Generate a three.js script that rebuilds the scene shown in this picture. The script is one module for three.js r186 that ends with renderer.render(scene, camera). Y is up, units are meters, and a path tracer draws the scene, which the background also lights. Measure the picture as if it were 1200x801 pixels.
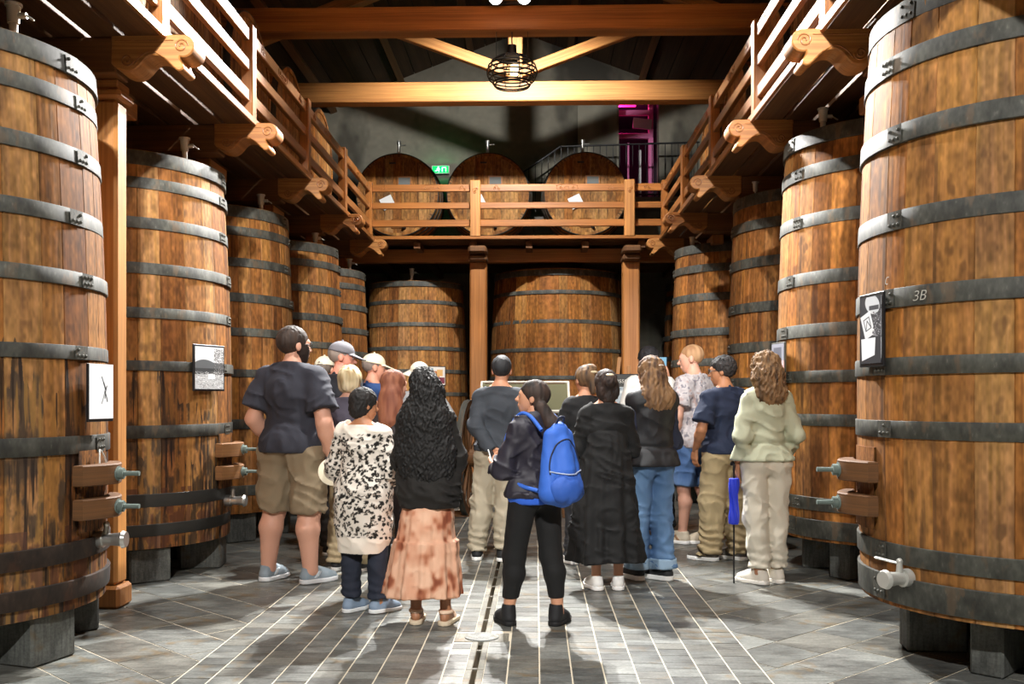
import * as THREE from 'three';
import { mergeGeometries, toCreasedNormals } from 'three/addons/utils/BufferGeometryUtils.js';

// ---------------------------------------------------------------- camera, lights, exposure
const scene = new THREE.Scene();
scene.background = new THREE.Color(0x000000);
const FOC = 1120, EYE = 1.38, HOR = 467, YAW = Math.atan(28 / FOC);
const camera = new THREE.PerspectiveCamera(2 * Math.atan(HOR / FOC) * 180 / Math.PI, 1200 / 801, 0.05, 60);
camera.setViewOffset(1200, HOR * 2, 0, 0, 1200, 801);
camera.position.set(0, EYE, 0);
camera.rotation.y = YAW;
scene.add(camera);
const renderer = new THREE.WebGLRenderer({ antialias: true });
renderer.toneMapping = THREE.LinearToneMapping;
renderer.toneMappingExposure = 1.0;
renderer.shadowMap.enabled = true;
const CX = -0.29, RAIL_L = -2.47, RAIL_R = 1.89;   // middle of the aisle, the two gallery rails
const rad = d => d * Math.PI / 180;
// floodlights hung on the roof trusses: [x, y, z, target x, y, z, candela, half angle, penumbra]
const FLOODS = [
  [CX - 0.16, 5.9, -10.74, CX - 0.2, 2.5, -4.85, 290, 39, 0.15],
  [CX + 0.16, 5.9, -10.74, CX + 0.2, 2.5, -4.85, 290, 39, 0.15],
  [CX, 6.12, -11.45, CX - 0.1, 3.6, -14.3, 92, 64, 0.25],
  [CX - 0.16, 6.02, -5.95, CX - 1.3, 0.0, -6.5, 40, 48, 0.3],
  [CX + 0.16, 6.02, -5.95, CX + 1.3, 0.0, -6.5, 40, 48, 0.3],
  [CX - 0.16, 5.95, 2.04, CX - 2.0, 1.5, -5.5, 170, 22, 0.3],
  [CX + 0.16, 5.95, 2.04, CX + 2.0, 1.5, -5.5, 170, 22, 0.3],
  [CX - 0.44, 5.95, 2.04, -2.55, 2.3, -10.6, 520, 9.5, 0.6],
  [CX + 0.44, 5.95, 2.04, 1.95, 2.3, -10.6, 520, 9.5, 0.6],
];
const LAMP_COL = new THREE.Color(1.0, 0.98, 0.945);
for (const [x, y, z, tx, ty, tz, cd, ang, pen] of FLOODS) {
  const l = new THREE.SpotLight(LAMP_COL, cd, 0, rad(ang), pen, 2);
  const dir = new THREE.Vector3(tx - x, ty - y, tz - z).normalize();
  l.position.set(x, y, z).addScaledVector(dir, 0.075);
  l.target.position.set(tx, ty, tz);
  l.castShadow = true; l.shadow.radius = 3;
  scene.add(l, l.target);
}

// ---------------------------------------------------------------- helpers
let seed = 1;
const rnd = () => { seed = (seed * 1664525 + 1013904223) >>> 0; return seed / 4294967296; };
const reseed = s => { seed = s >>> 0; };
const lerp = (a, b, t) => a + (b - a) * t, clamp = (x, a, b) => Math.min(b, Math.max(a, x));
const sstep = (a, b, x) => { const t = clamp((x - a) / (b - a), 0, 1); return t * t * (3 - 2 * t); };
// pixel of the floor (1200 x 801 frame) to a place on the floor; returns [x, depth Z, camera depth]
function ground(px, py) {
  const D = FOC * EYE / (py - HOR), xc = (px - 600) / FOC * D;
  return [xc * Math.cos(YAW) - D * Math.sin(YAW), D * Math.cos(YAW) + xc * Math.sin(YAW), D];
}
// pixel at a given camera depth to a place
function at(px, py, D) {
  const xc = (px - 600) / FOC * D;
  return [xc * Math.cos(YAW) - D * Math.sin(YAW), EYE + (HOR - py) / FOC * D, -(D * Math.cos(YAW) + xc * Math.sin(YAW))];
}
// value noise
const PERM = new Uint8Array(512); { reseed(77); const p = [...Array(256).keys()]; for (let i = 255; i > 0; i--) { const j = Math.floor(rnd() * (i + 1)); [p[i], p[j]] = [p[j], p[i]]; } for (let i = 0; i < 512; i++) PERM[i] = p[i & 255]; }
function noise3(x, y, z) {
  const xi = Math.floor(x), yi = Math.floor(y), zi = Math.floor(z); let fx = x - xi, fy = y - yi, fz = z - zi;
  fx = fx * fx * (3 - 2 * fx); fy = fy * fy * (3 - 2 * fy); fz = fz * fz * (3 - 2 * fz);
  const X = xi & 255, Y = yi & 255, Z = zi & 255;
  const h = (a, b, c) => PERM[(PERM[(PERM[a & 255] + b) & 255] + c) & 255] / 127.5 - 1;
  const l = (a, b, t) => a + (b - a) * t;
  return l(l(l(h(X, Y, Z), h(X + 1, Y, Z), fx), l(h(X, Y + 1, Z), h(X + 1, Y + 1, Z), fx), fy),
    l(l(h(X, Y, Z + 1), h(X + 1, Y, Z + 1), fx), l(h(X, Y + 1, Z + 1), h(X + 1, Y + 1, Z + 1), fx), fy), fz);
}
// tileable 2-d noise: period in cells
function tn(u, v, px, py, s) {
  const x = u * px, y = v * py, xi = Math.floor(x), yi = Math.floor(y); let fx = x - xi, fy = y - yi;
  fx = fx * fx * (3 - 2 * fx); fy = fy * fy * (3 - 2 * fy);
  const h = (a, b) => PERM[(PERM[(PERM[((a % px) + px) % px & 255] + ((b % py) + py) % py) & 255] + s) & 255] / 255;
  return lerp(lerp(h(xi, yi), h(xi + 1, yi), fx), lerp(h(xi, yi + 1), h(xi + 1, yi + 1), fx), fy);
}
function tfbm(u, v, px, py, s, oct = 4) { let a = 0, w = 0.5, t = 0; for (let i = 0; i < oct; i++) { a += w * tn(u, v, px << i, py << i, s + i * 17); t += w; w *= 0.5; } return a / t; }
function tex(w, h, fn, srgb = true) {
  const d = new Uint8Array(w * h * 4);
  for (let j = 0; j < h; j++) for (let i = 0; i < w; i++) {
    const c = fn((i + 0.5) / w, (j + 0.5) / h), k = (j * w + i) * 4;
    d[k] = clamp(c[0], 0, 255); d[k + 1] = clamp(c[1], 0, 255); d[k + 2] = clamp(c[2], 0, 255); d[k + 3] = 255;
  }
  const t = new THREE.DataTexture(d, w, h); t.wrapS = t.wrapT = THREE.RepeatWrapping;
  t.magFilter = THREE.LinearFilter; t.minFilter = THREE.LinearMipmapLinearFilter; t.generateMipmaps = true;
  if (srgb) t.colorSpace = THREE.SRGBColorSpace; t.needsUpdate = true; return t;
}
const mix3 = (a, b, t) => [lerp(a[0], b[0], t), lerp(a[1], b[1], t), lerp(a[2], b[2], t)];
const mul3 = (a, k) => [a[0] * k, a[1] * k, a[2] * k];
const std = (o) => new THREE.MeshStandardMaterial(o);

// ---------------------------------------------------------------- textures
// sawn timber, grain along v; covers 0.5 m x 2 m
const timberTex = tex(256, 1024, (u, v) => {
  const w = tfbm(u, v, 4, 2, 3, 3) * 0.35;
  const g = tfbm(u + w * 0.25, v, 32, 2, 11, 3), f = tfbm(u, v, 96, 6, 23, 2), b = tfbm(u, v, 3, 3, 41, 3);
  const k = 0.72 + 0.28 * g + 0.16 * (f - 0.5) + 0.22 * (b - 0.5);
  return [206 * k, 158 * k * lerp(0.94, 1.03, g), 102 * k * lerp(0.86, 1.06, g)];
});
// oak of the vats, covers 1 m x 3.3 m; the dirty kind carries stains, drips and grime patches low down
function oak(s, dirty) {
  return tex(512, 1024, (u, v) => {
    const H = v * 3.3;
    const w = tfbm(u, v, 5, 4, s, 3);
    const g = tfbm(u + w * 0.06, v, 60, 5, s + 5, 3), fl = tfbm(u, v, 48, 70, s + 9, 2), b = tfbm(u, v, 6, 7, s + 31, 4), st = tfbm(u, v, 24, 3, s + 47, 3);
    let k = 0.8 + 0.26 * (g - 0.5) + 0.36 * (b - 0.5) + 0.36 * (fl - 0.5) + 0.22 * (st - 0.5);
    let c = [188 * k, 138 * k * lerp(0.95, 1.04, b), 84 * k * lerp(0.86, 1.1, g)];
    const spot = tfbm(u, v, 14, 22, s + 71, 3); if (spot > 0.72) c = mix3(c, [84, 60, 40], clamp((spot - 0.72) * 5, 0, 0.5));
    const drip = tn(u, v, 40, 2, s + 90) * tfbm(u, v, 20, 6, s + 93, 2); if (drip > 0.5) c = mix3(c, [70, 52, 42], clamp((drip - 0.5) * 4, 0, 0.5));
    if (dirty) {
      const edge = 1.05 + (tfbm(u, v, 18, 4, s + 51, 3) - 0.5) * 1.9;
      if (H < edge) {
        const q = tfbm(u, v, 20, 30, s + 61, 4), q2 = tfbm(u, v, 50, 9, s + 62, 3);
        if (q > 0.47) c = mix3(c, [66, 56, 48], clamp((q - 0.47) * 5, 0, 0.8));
        if (q2 > 0.57) c = mix3(c, [150, 112, 62], clamp((q2 - 0.57) * 6, 0, 0.8));
        if (q2 < 0.38) c = mix3(c, [44, 36, 33], clamp((0.38 - q2) * 7, 0, 0.85));
        if (H < 0.45 && q < 0.45) c = mix3(c, [96, 66, 56], clamp((0.45 - q) * 7, 0, 0.7));
      }
    }
    return c;
  });
}
const oakA = oak(3, false), oakB = oak(57, false), oakW = oak(101, true);
const bumpWood = tex(256, 512, (u, v) => { const g = 255 * (0.6 * tfbm(u, v, 50, 4, 7, 3) + 0.4 * tfbm(u, v, 30, 40, 17, 3)); return [g, g, g]; }, false);
const ironTex = tex(512, 256, (u, v) => {
  const a = tfbm(u, v, 12, 6, 5, 4), b = tfbm(u, v, 60, 30, 15, 3), r = tfbm(u, v, 20, 8, 25, 4);
  const k = 0.7 + 0.5 * (a - 0.5) + 0.35 * (b - 0.5); let c = [112 * k, 112 * k, 106 * k];
  if (r > 0.62) c = mix3(c, [120, 96, 76], clamp((r - 0.62) * 5, 0, 0.6)); if (b > 0.74) c = mix3(c, [150, 148, 140], (b - 0.74) * 2); return c;
});
const slateTex = tex(512, 512, (u, v) => {
  const a = tfbm(u, v, 4, 5, 2, 5), f = tfbm(u, v, 10, 60, 12, 3), g = tfbm(u, v, 90, 90, 22, 2), r = tfbm(u, v, 5, 4, 32, 4);
  const k = 0.72 + 0.55 * (a - 0.5) + 0.3 * (f - 0.5) + 0.2 * (g - 0.5); let c = [160 * k, 161 * k, 157 * k];
  if (r > 0.7) c = mix3(c, [128, 102, 70], clamp((r - 0.7) * 5, 0, 0.5)); return c;
});
const slateBump = tex(256, 256, (u, v) => { const g = 255 * (0.5 * tfbm(u, v, 6, 30, 9, 3) + 0.5 * tfbm(u, v, 14, 14, 19, 4)); return [g, g, g]; }, false);
const plasterTex = tex(512, 512, (u, v) => {
  const a = tfbm(u, v, 3, 4, 6, 5), b = tfbm(u, v, 7, 3, 16, 5), g = tfbm(u, v, 60, 60, 26, 2);
  let k = 0.86 + 0.2 * (a - 0.5) + 0.1 * (g - 0.5); let c = [176 * k, 172 * k, 160 * k];
  if (b > 0.5) c = mix3(c, [66, 64, 60], clamp((b - 0.5) * 5, 0, 0.8)); return c;
});
const fabricBump = tex(256, 256, (u, v) => { const g = 128 + 60 * Math.sin(u * 402) * Math.sin(v * 402) + 60 * (tfbm(u, v, 40, 40, 5, 2) - 0.5); return [g, g, g]; }, false);
function rep(t, x, y, ox = 0, oy = 0) { const c = t.clone(); c.repeat.set(x, y); c.offset.set(ox, oy); c.needsUpdate = true; return c; }

// ---------------------------------------------------------------- materials
const timT = rep(timberTex, 2, 0.5), timB = rep(bumpWood, 2, 0.5);
const timber = (col, rough = 0.55) => std({ map: timT, color: col, roughness: rough, bumpMap: timB, bumpScale: 0.0012 });
const M = {
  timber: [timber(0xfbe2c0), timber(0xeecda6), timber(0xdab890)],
  recessShade: std({ color: 0x2c2b28, roughness: 0.6 }), rail: new THREE.MeshPhysicalMaterial({ map: timT, color: 0xdcb88a, roughness: 0.42, bumpMap: timB, bumpScale: 0.0008, clearcoat: 0.9, clearcoatRoughness: 0.22 }),
  beamDark: timber(0x94826f, 0.7), barWood: timber(0xb3a08c, 0.75), roof: timber(0x5f5750, 0.85), joist: timber(0x9c866c, 0.6), deck: timber(0x84735f, 0.7),
  iron: std({ map: rep(ironTex, 1, 1), color: 0xd8dad2, roughness: 0.66, metalness: 0.0, bumpMap: rep(ironTex, 1, 1), bumpScale: 0.0006 }),
  ironB: std({ map: rep(ironTex, 1, 1, 0.37, 0.2), color: 0xbcbcb4, roughness: 0.7, metalness: 0.0 }),
  ironRust: std({ map: rep(ironTex, 1, 1, 0.1, 0.6), color: 0x9c7a66, roughness: 0.85, metalness: 0.0 }),
  black: std({ color: 0x101012, roughness: 0.5 }), dark: std({ color: 0x1b1815, roughness: 0.9 }),
  steel: std({ color: 0xc9c9c6, roughness: 0.28, metalness: 0.9 }), brass: std({ color: 0xc4c4be, roughness: 0.42, metalness: 0.35 }), patina: std({ color: 0x68756f, roughness: 0.75, metalness: 0.2 }),
  white: std({ color: 0xe9ebea, roughness: 0.7 }), frame: std({ color: 0x1a1a1d, roughness: 0.4 }),
  stone: std({ map: rep(slateTex, 1.4, 1.4), color: 0xb4b6b2, roughness: 0.8, bumpMap: rep(slateBump, 1.4, 1.4), bumpScale: 0.003 }),
  grout: std({ color: 0xcfc4ae, roughness: 0.9 }), curb: std({ map: rep(slateTex, 2, 2), color: 0xe4dccb, roughness: 0.7 }),
  plaster: std({ map: rep(plasterTex, 0.16, 0.2), color: 0xd5d4cc, roughness: 0.9, bumpMap: rep(slateBump, 0.5, 0.5), bumpScale: 0.006 }),
};
const oakMats = (t, tones) => tones.map((c, i) => new THREE.MeshPhysicalMaterial({ map: rep(t, 1, 1 / 3.3, i * 0.213, 0), color: c, specularIntensity: 0.4, roughness: 0.7, bumpMap: rep(bumpWood, 1, 0.4, i * 0.3, 0), bumpScale: 0.0015 }));
const TONES = [0xffffff, 0xeadccb, 0xfff4e0, 0xd6c0aa, 0xf6dcb8, 0xc2ab98];
const OAK = { a: [...oakMats(oakA, TONES.slice(0, 3)), ...oakMats(oakB, TONES.slice(3))], w: oakMats(oakW, TONES) };

// ---------------------------------------------------------------- object bookkeeping
const taken = {};
function numbered(n) { const k = taken[n] = (taken[n] ?? -1) + 1; return k ? n + '_' + String(k).padStart(3, '0') : n; }
function shade(o) { o.castShadow = true; o.receiveShadow = true; return o; }
function part(name, geo, mat, parent, pos, rot) {
  const m = shade(new THREE.Mesh(geo, mat)); m.name = name; if (pos) m.position.set(...pos); if (rot) m.rotation.set(...rot); parent.add(m); return m;
}
function thing(name, label, category, group, pos = [0, 0, 0], turn = 0) {
  const g = new THREE.Group(); g.name = numbered(name); g.userData = { label, category }; if (group) g.userData.group = group;
  g.position.set(...pos); g.rotation.y = turn; scene.add(g); return g;
}
function solid(name, geo, mat, label, category, group, pos, rot) {
  const m = shade(new THREE.Mesh(geo, mat)); m.name = numbered(name); m.userData = { label, category }; if (group) m.userData.group = group;
  if (pos) m.position.set(...pos); if (rot) m.rotation.set(...rot); scene.add(m); return m;
}
function structure(name, label, category) { const g = new THREE.Group(); g.name = name; g.userData = { kind: 'structure', label, category }; scene.add(g); return g; }

// ---------------------------------------------------------------- geometry
// uv in metres by the dominant axis of each face normal; grain (v) runs along axis `grain`
function metreUV(geo, grain = 1, s = 0) {
  const g = geo.index ? geo.toNonIndexed() : geo; const p = g.attributes.position, n = g.attributes.normal, uv = new Float32Array(p.count * 2);
  for (let i = 0; i < p.count; i += 3) {
    const nx = Math.abs(n.getX(i) + n.getX(i + 1) + n.getX(i + 2)), ny = Math.abs(n.getY(i) + n.getY(i + 1) + n.getY(i + 2)), nz = Math.abs(n.getZ(i) + n.getZ(i + 1) + n.getZ(i + 2));
    const ax = nx >= ny && nx >= nz ? 0 : ny >= nz ? 1 : 2; const o = [0, 1, 2].filter(a => a !== ax); let vA = o.includes(grain) ? grain : o[1], uA = o.find(a => a !== vA);
    for (let k = i; k < i + 3; k++) { const q = [p.getX(k), p.getY(k), p.getZ(k)]; uv[k * 2] = q[uA] + s * 0.37; uv[k * 2 + 1] = q[vA] + s * 0.71; }
  }
  g.setAttribute('uv', new THREE.BufferAttribute(uv, 2)); return g;
}
// box with chamfered edges
function cbox(w, h, d, c = 0.006, grain = -1, s = 0) {
  const X = w / 2, Y = h / 2, Z = d / 2; c = Math.min(c, X * 0.9, Y * 0.9, Z * 0.9); const P = [];
  const tri = (a, b, e) => P.push(...a, ...b, ...e), quad = (a, b, e, f) => { tri(a, b, e); tri(a, e, f); };
  const V = (sx, sy, sz, ax) => [sx * (ax === 0 ? X : X - c), sy * (ax === 1 ? Y : Y - c), sz * (ax === 2 ? Z : Z - c)];
  for (const t of [1, -1]) {
    const q = (ax, a, b, e, f) => t > 0 ? quad(a, b, e, f) : quad(f, e, b, a);
    q(0, V(t, -1, 1, 0), V(t, -1, -1, 0), V(t, 1, -1, 0), V(t, 1, 1, 0));
    q(1, V(-1, t, 1, 1), V(1, t, 1, 1), V(1, t, -1, 1), V(-1, t, -1, 1));
    q(2, V(-1, -1, t, 2), V(1, -1, t, 2), V(1, 1, t, 2), V(-1, 1, t, 2));
  }
  for (const a of [1, -1]) for (const b of [1, -1]) {
    const f = (p, q, r, s2) => a * b > 0 ? quad(p, q, r, s2) : quad(s2, r, q, p);
    f(V(a, b, 1, 0), V(a, b, -1, 0), V(a, b, -1, 1), V(a, b, 1, 1));
    f(V(1, a, b, 1), V(-1, a, b, 1), V(-1, a, b, 2), V(1, a, b, 2)); // y-z edges
    f(V(b, 1, a, 2), V(b, -1, a, 2), V(b, -1, a, 0), V(b, 1, a, 0)); // z-x edges
    for (const e of [1, -1]) { const A = V(a, b, e, 0), B = V(a, b, e, 1), C = V(a, b, e, 2); a * b * e > 0 ? tri(A, B, C) : tri(C, B, A); }
  }
  const g = new THREE.BufferGeometry(); g.setAttribute('position', new THREE.Float32BufferAttribute(P, 3)); g.computeVertexNormals();
  if (grain < 0) grain = w >= h && w >= d ? 0 : h >= d ? 1 : 2; return metreUV(g, grain, s);
}
const xf = (g, pos = [0, 0, 0], rot = [0, 0, 0], sc = [1, 1, 1]) => { g.applyMatrix4(new THREE.Matrix4().compose(new THREE.Vector3(...pos), new THREE.Quaternion().setFromEuler(new THREE.Euler(...rot)), new THREE.Vector3(...sc))); return g; };
const cyl = (r1, r2, h, n = 16) => new THREE.CylinderGeometry(r1, r2, h, n);
const flat = g => g.index ? g.toNonIndexed() : g;
const merge = a => { const l = a.map(flat); for (const g of l) for (const k of Object.keys(g.attributes)) if (!['position', 'normal', 'uv'].includes(k)) g.deleteAttribute(k); return mergeGeometries(l); };
// chamfered bar between two points
function bar(a, b, w, h, c = 0.008, s = 0) {
  const A = new THREE.Vector3(...a), B = new THREE.Vector3(...b), d = B.clone().sub(A), L = d.length(); const g = cbox(w, h, L, c, 2, s);
  const m = new THREE.Matrix4().lookAt(B, A, Math.abs(d.y) / L > 0.98 ? new THREE.Vector3(1, 0, 0) : new THREE.Vector3(0, 1, 0)); g.applyMatrix4(m); g.translate((a[0] + b[0]) / 2, (a[1] + b[1]) / 2, (a[2] + b[2]) / 2); return g;
}
const tube = (pts, r, n = 24, m = 6) => new THREE.TubeGeometry(new THREE.CatmullRomCurve3(pts.map(p => new THREE.Vector3(...p))), n, r, m);

// ================================================================ THE SETTING
const ZF = -4.0, ZB = 17.8, XL = -4.6, XR = 4.1, EAVE = 6.35, RIDGE = 8.1;
// ---------------------------------------------------------------- floor
{
  const floor = structure('floor', 'grey slate floor with small paving tiles down the middle', 'floor');
  const XA = -1.765, PIT = 0.1621, DR = -0.312;
  const slab = (x0, x1, y0, y1, z0, z1) => xf(new THREE.BoxGeometry(x1 - x0, y1 - y0, z1 - z0), [(x0 + x1) / 2, (y0 + y1) / 2, -(z0 + z1) / 2]);
  part('mortar_bed', merge([slab(XL, DR - 0.014, -0.2, -0.0022, ZF, ZB), slab(DR + 0.014, XR, -0.2, -0.0022, ZF, ZB)]), M.grout, floor);
  part('drain_channel', slab(DR - 0.03, DR + 0.03, -0.2, -0.15, ZF, ZB), M.stone, floor);
  const slate = [0xd6d9d8, 0xe6e9e7, 0xf4f6f4, 0xcccdcb, 0xdfddd6].map((c, i) => std({ map: rep(slateTex, 1.3, 1.3, i * 0.19, i * 0.27), color: c, roughness: 0.38, bumpMap: rep(slateBump, 2, 2, i * 0.3, 0), bumpScale: 0.0025 }));
  // drain curbs
  for (let z = 3.0; z < 15; z += 0.62) for (const s of [-1, 1]) if (Math.abs(z + 0.31 - 5.52) > 0.4 || true)
    part('drain_curb', cbox(0.034, 0.022, 0.612, 0.003, 2, z), M.curb, floor, [DR + s * 0.031, -0.0105, -(z + 0.31)]);
  for (let z = 3.1; z < 15; z += 0.36) part('drain_bar', new THREE.BoxGeometry(0.03, 0.008, 0.016), M.curb, floor, [DR, -0.008, -z]);
  // small tiles
  reseed(5);
  const tg = [0, 1, 2, 3, 4, 5].map(i => { const g = new THREE.BoxGeometry(1, 0.02, 1); const uv = g.attributes.uv; for (let k = 0; k < uv.count; k++) uv.setXY(k, uv.getX(k) * 0.16 + i * 0.31, uv.getY(k) * 0.13 + i * 0.17); return g; });
  const rest = slate.map(() => []);
  let count = 0;
  for (let c = 0; c < 18; c++) {
    let x0 = XA + c * PIT + 0.004, x1 = XA + (c + 1) * PIT - 0.004; if (c === 8) x1 = DR - 0.05; if (c === 9) x0 = DR + 0.05;
    let z = 3.2 + rnd() * 0.13;
    while (z < 15.5) {
      const l = 0.115 + rnd() * 0.035, zc = z + l / 2, m = Math.floor(rnd() * 5), v = Math.floor(rnd() * 6), y = -0.01 + (rnd() - 0.5) * 0.0016;
      if (!(Math.abs(zc - 5.52) < 0.13 && (c === 8 || c === 9))) {
        if (zc > 4.5 && zc < 6.6 && count < 300) { count++; const t = part('paving_tile', tg[v], slate[m], floor, [(x0 + x1) / 2, y, -zc]); t.scale.set(x1 - x0, 1, l - 0.006); }
        else rest[m].push(xf(tg[v].clone(), [(x0 + x1) / 2, y, -zc], [0, 0, 0], [x1 - x0, 1, l - 0.006]));
      }
      z += l;
    }
  }
  rest.forEach((a, i) => { const m = part('paving_tiles', merge(a), slate[i], floor); m.userData.kind = 'stuff'; });
  // cover stone over the drain
  part('drain_cover', cbox(0.31, 0.024, 0.2, 0.003, 0), M.curb, floor, [DR, -0.0095, -5.52]);
  part('cover_disc', cyl(0.098, 0.1, 0.006, 36), slate[2], floor, [DR, 0.005, -5.52]);
  // diagonal slabs either side
  const clipH = (P, ax, v, s) => { const o = []; for (let i = 0; i < P.length; i++) { const a = P[i], b = P[(i + 1) % P.length], da = s * (a[ax] - v), db = s * (b[ax] - v); if (da >= 0) o.push(a); if (da * db < 0) { const t = da / (da - db); o.push([lerp(a[0], b[0], t), lerp(a[1], b[1], t)]); } } return o; };
  const rest2 = slate.map(() => []);
  for (const [xa, xb, sg] of [[XA + 18 * PIT + 0.004, XR, 1], [XL, XA - 0.004, -1]]) {
    const th = rad(42) * sg, cs = Math.cos(th), sn = Math.sin(th), W = 0.315;
    for (let r = -60; r < 60; r++) {
      let s = -14 + rnd() * 0.3;
      while (s < 20) {
        const L = 0.34 + rnd() * 0.22; const g = 0.0042;
        let P = [[s + g, r * W + g], [s + L - g, r * W + g], [s + L - g, (r + 1) * W - g], [s + g, (r + 1) * W - g]].map(([a, b]) => [a * cs - b * sn, a * sn + b * cs]);
        s += L;
        P = clipH(P, 0, xa, 1); if (P.length > 2) P = clipH(P, 0, xb, -1); if (P.length > 2) P = clipH(P, 1, 3.2, 1); if (P.length > 2) P = clipH(P, 1, 15.5, -1);
        if (P.length < 3) continue;
        let area = 0; for (let i = 0; i < P.length; i++) { const a = P[i], b = P[(i + 1) % P.length]; area += a[0] * b[1] - a[1] * b[0]; } if (Math.abs(area) < 0.0008) continue;
        const sh = new THREE.Shape(P.map(p => new THREE.Vector2(p[0], p[1]))); const geo = new THREE.ExtrudeGeometry(sh, { depth: 0.02, bevelEnabled: false });
        geo.rotateX(-Math.PI / 2); geo.translate(0, -0.02 + (rnd() - 0.5) * 0.002, 0);
        const cxp = P.reduce((a, p) => a + p[0], 0) / P.length, czp = P.reduce((a, p) => a + p[1], 0) / P.length, mi = Math.floor(rnd() * 5);
        if (czp > 4.3 && czp < 10 && cxp > -3.2 && cxp < 2.8) part('slate_slab', geo, slate[mi], floor); else rest2[mi].push(geo);
      }
    }
  }
  rest2.forEach((a, i) => { const m = part('slate_slabs', merge(a), slate[i], floor); m.userData.kind = 'stuff'; });
}
// ---------------------------------------------------------------- walls and roof
{
  const box = (x0, x1, y0, y1, z0, z1) => metreUV(xf(new THREE.BoxGeometry(x1 - x0, y1 - y0, z1 - z0), [(x0 + x1) / 2, (y0 + y1) / 2, -(z0 + z1) / 2]), 1);
  const wall = (n, geo, mat, label) => { const m = shade(new THREE.Mesh(geo, mat)); m.name = n; m.userData = { kind: 'structure', label, category: 'wall' }; scene.add(m); return m; };
  wall('wall_left', box(XL - 0.3, XL, 0, EAVE + 0.15, ZF, ZB), M.plaster, 'stained plaster wall behind the vats beside the white sketch sheet');
  wall('wall_right', box(XR, XR + 0.3, 0, EAVE + 0.15, ZF, ZB), M.plaster, 'stained plaster wall behind the vat chalked 3B');
  const gable = (holes) => { const s = new THREE.Shape(); s.moveTo(XL - 0.3, 0); s.lineTo(XR + 0.3, 0); s.lineTo(XR + 0.3, EAVE + 0.1); s.lineTo(CX, RIDGE + 0.25); s.lineTo(XL - 0.3, EAVE + 0.1); for (const [a, b, c, d] of holes) { const h = new THREE.Path(); h.moveTo(a, c); h.lineTo(a, d); h.lineTo(b, d); h.lineTo(b, c); s.holes.push(h); } return metreUV(new THREE.ExtrudeGeometry(s, { depth: 0.3, bevelEnabled: false }), 1); };
  const D0 = 1.54, D1 = 2.28, DY0 = 4.95, DY1 = 6.95;
  wall('wall_back', xf(gable([[D0, D1, DY0, DY1]]), [0, 0, -ZB - 0.3]), M.plaster, 'stained pale plaster gable wall behind the three upper casks');
  wall('wall_front', xf(gable([]), [0, 0, -ZF]), M.plaster, 'stained gable wall closing the near end of the cellar');
  const p = new THREE.Mesh(box(0.78, 1.50, 4.95, 7.0, ZB - 0.035, ZB), std({ map: rep(plasterTex, 0.1, 0.1, 0.3, 0.65), color: 0xe8e8e0, roughness: 0.9 })); shade(p); p.name = 'trim_1'; p.userData = { kind: 'structure', label: 'pale plaster strip beside the upper doorway', category: 'wall strip' }; scene.add(p);
  // room behind the doorway
  const r = structure('room_beyond', 'small room behind the upper doorway lit magenta', 'room'), lightWall = std({ color: 0x39353f, roughness: 0.8 });
  part('room_floor', box(1.0, 3.0, 4.75, 4.95, ZB + 0.3, ZB + 3), lightWall, r); part('room_wall', box(1.0, 3.0, 4.95, 7.3, ZB + 2.9, ZB + 3), std({ color: 0x25222b, roughness: 0.8 }), r);
  part('room_wall', box(0.9, 1.0, 4.75, 7.3, ZB + 0.3, ZB + 3), lightWall, r); part('room_wall', box(3.0, 3.1, 4.75, 7.3, ZB + 0.3, ZB + 3), lightWall, r); part('room_ceiling', box(0.9, 3.1, 7.2, 7.3, ZB + 0.3, ZB + 3), lightWall, r);
  const fr = thing('steel_frame', 'steel portal frame with magenta light painted on in the upper doorway room', 'frame', null, [0, 4.95, -(ZB + 0.75)]);
  const fm = std({ color: 0xe87fb8, roughness: 0.5 });  // magenta light of the room painted into the frame colour
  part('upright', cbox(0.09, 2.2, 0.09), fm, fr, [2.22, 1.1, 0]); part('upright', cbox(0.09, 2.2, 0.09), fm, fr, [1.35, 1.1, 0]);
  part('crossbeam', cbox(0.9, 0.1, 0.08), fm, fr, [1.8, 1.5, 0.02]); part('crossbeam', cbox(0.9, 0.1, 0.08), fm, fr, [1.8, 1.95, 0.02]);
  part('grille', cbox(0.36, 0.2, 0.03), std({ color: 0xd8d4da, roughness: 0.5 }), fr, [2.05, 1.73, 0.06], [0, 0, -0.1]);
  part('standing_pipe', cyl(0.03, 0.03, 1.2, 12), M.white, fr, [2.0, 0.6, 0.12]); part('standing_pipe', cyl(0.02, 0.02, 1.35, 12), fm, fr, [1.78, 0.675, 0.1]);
  const strip = thing('lamp_strip', 'magenta strip lamp under the ceiling of the doorway room', 'lamp', null, [1.6, 7.1, -(ZB + 0.9)]);
  part('tube', cbox(0.7, 0.05, 0.05), std({ color: 0xff55aa, emissive: 0xff3399, emissiveIntensity: 1.5 }), strip, [0, 0, 0]);
  part('housing', cbox(0.74, 0.05, 0.09), M.black, strip, [0, 0.05, 0]);
  const pl = new THREE.PointLight(0xff3fa0, 1.6, 0, 2); pl.position.set(1.6, 6.98, -(ZB + 0.85)); pl.castShadow = true; scene.add(pl);

  // roof
  const ceil = structure('ceiling', 'dark boarded roof slopes over the cellar', 'roof');
  const dxl = CX - XL + 0.3, dxr = XR + 0.3 - CX, dy = RIDGE - EAVE, NB = 14;
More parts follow.
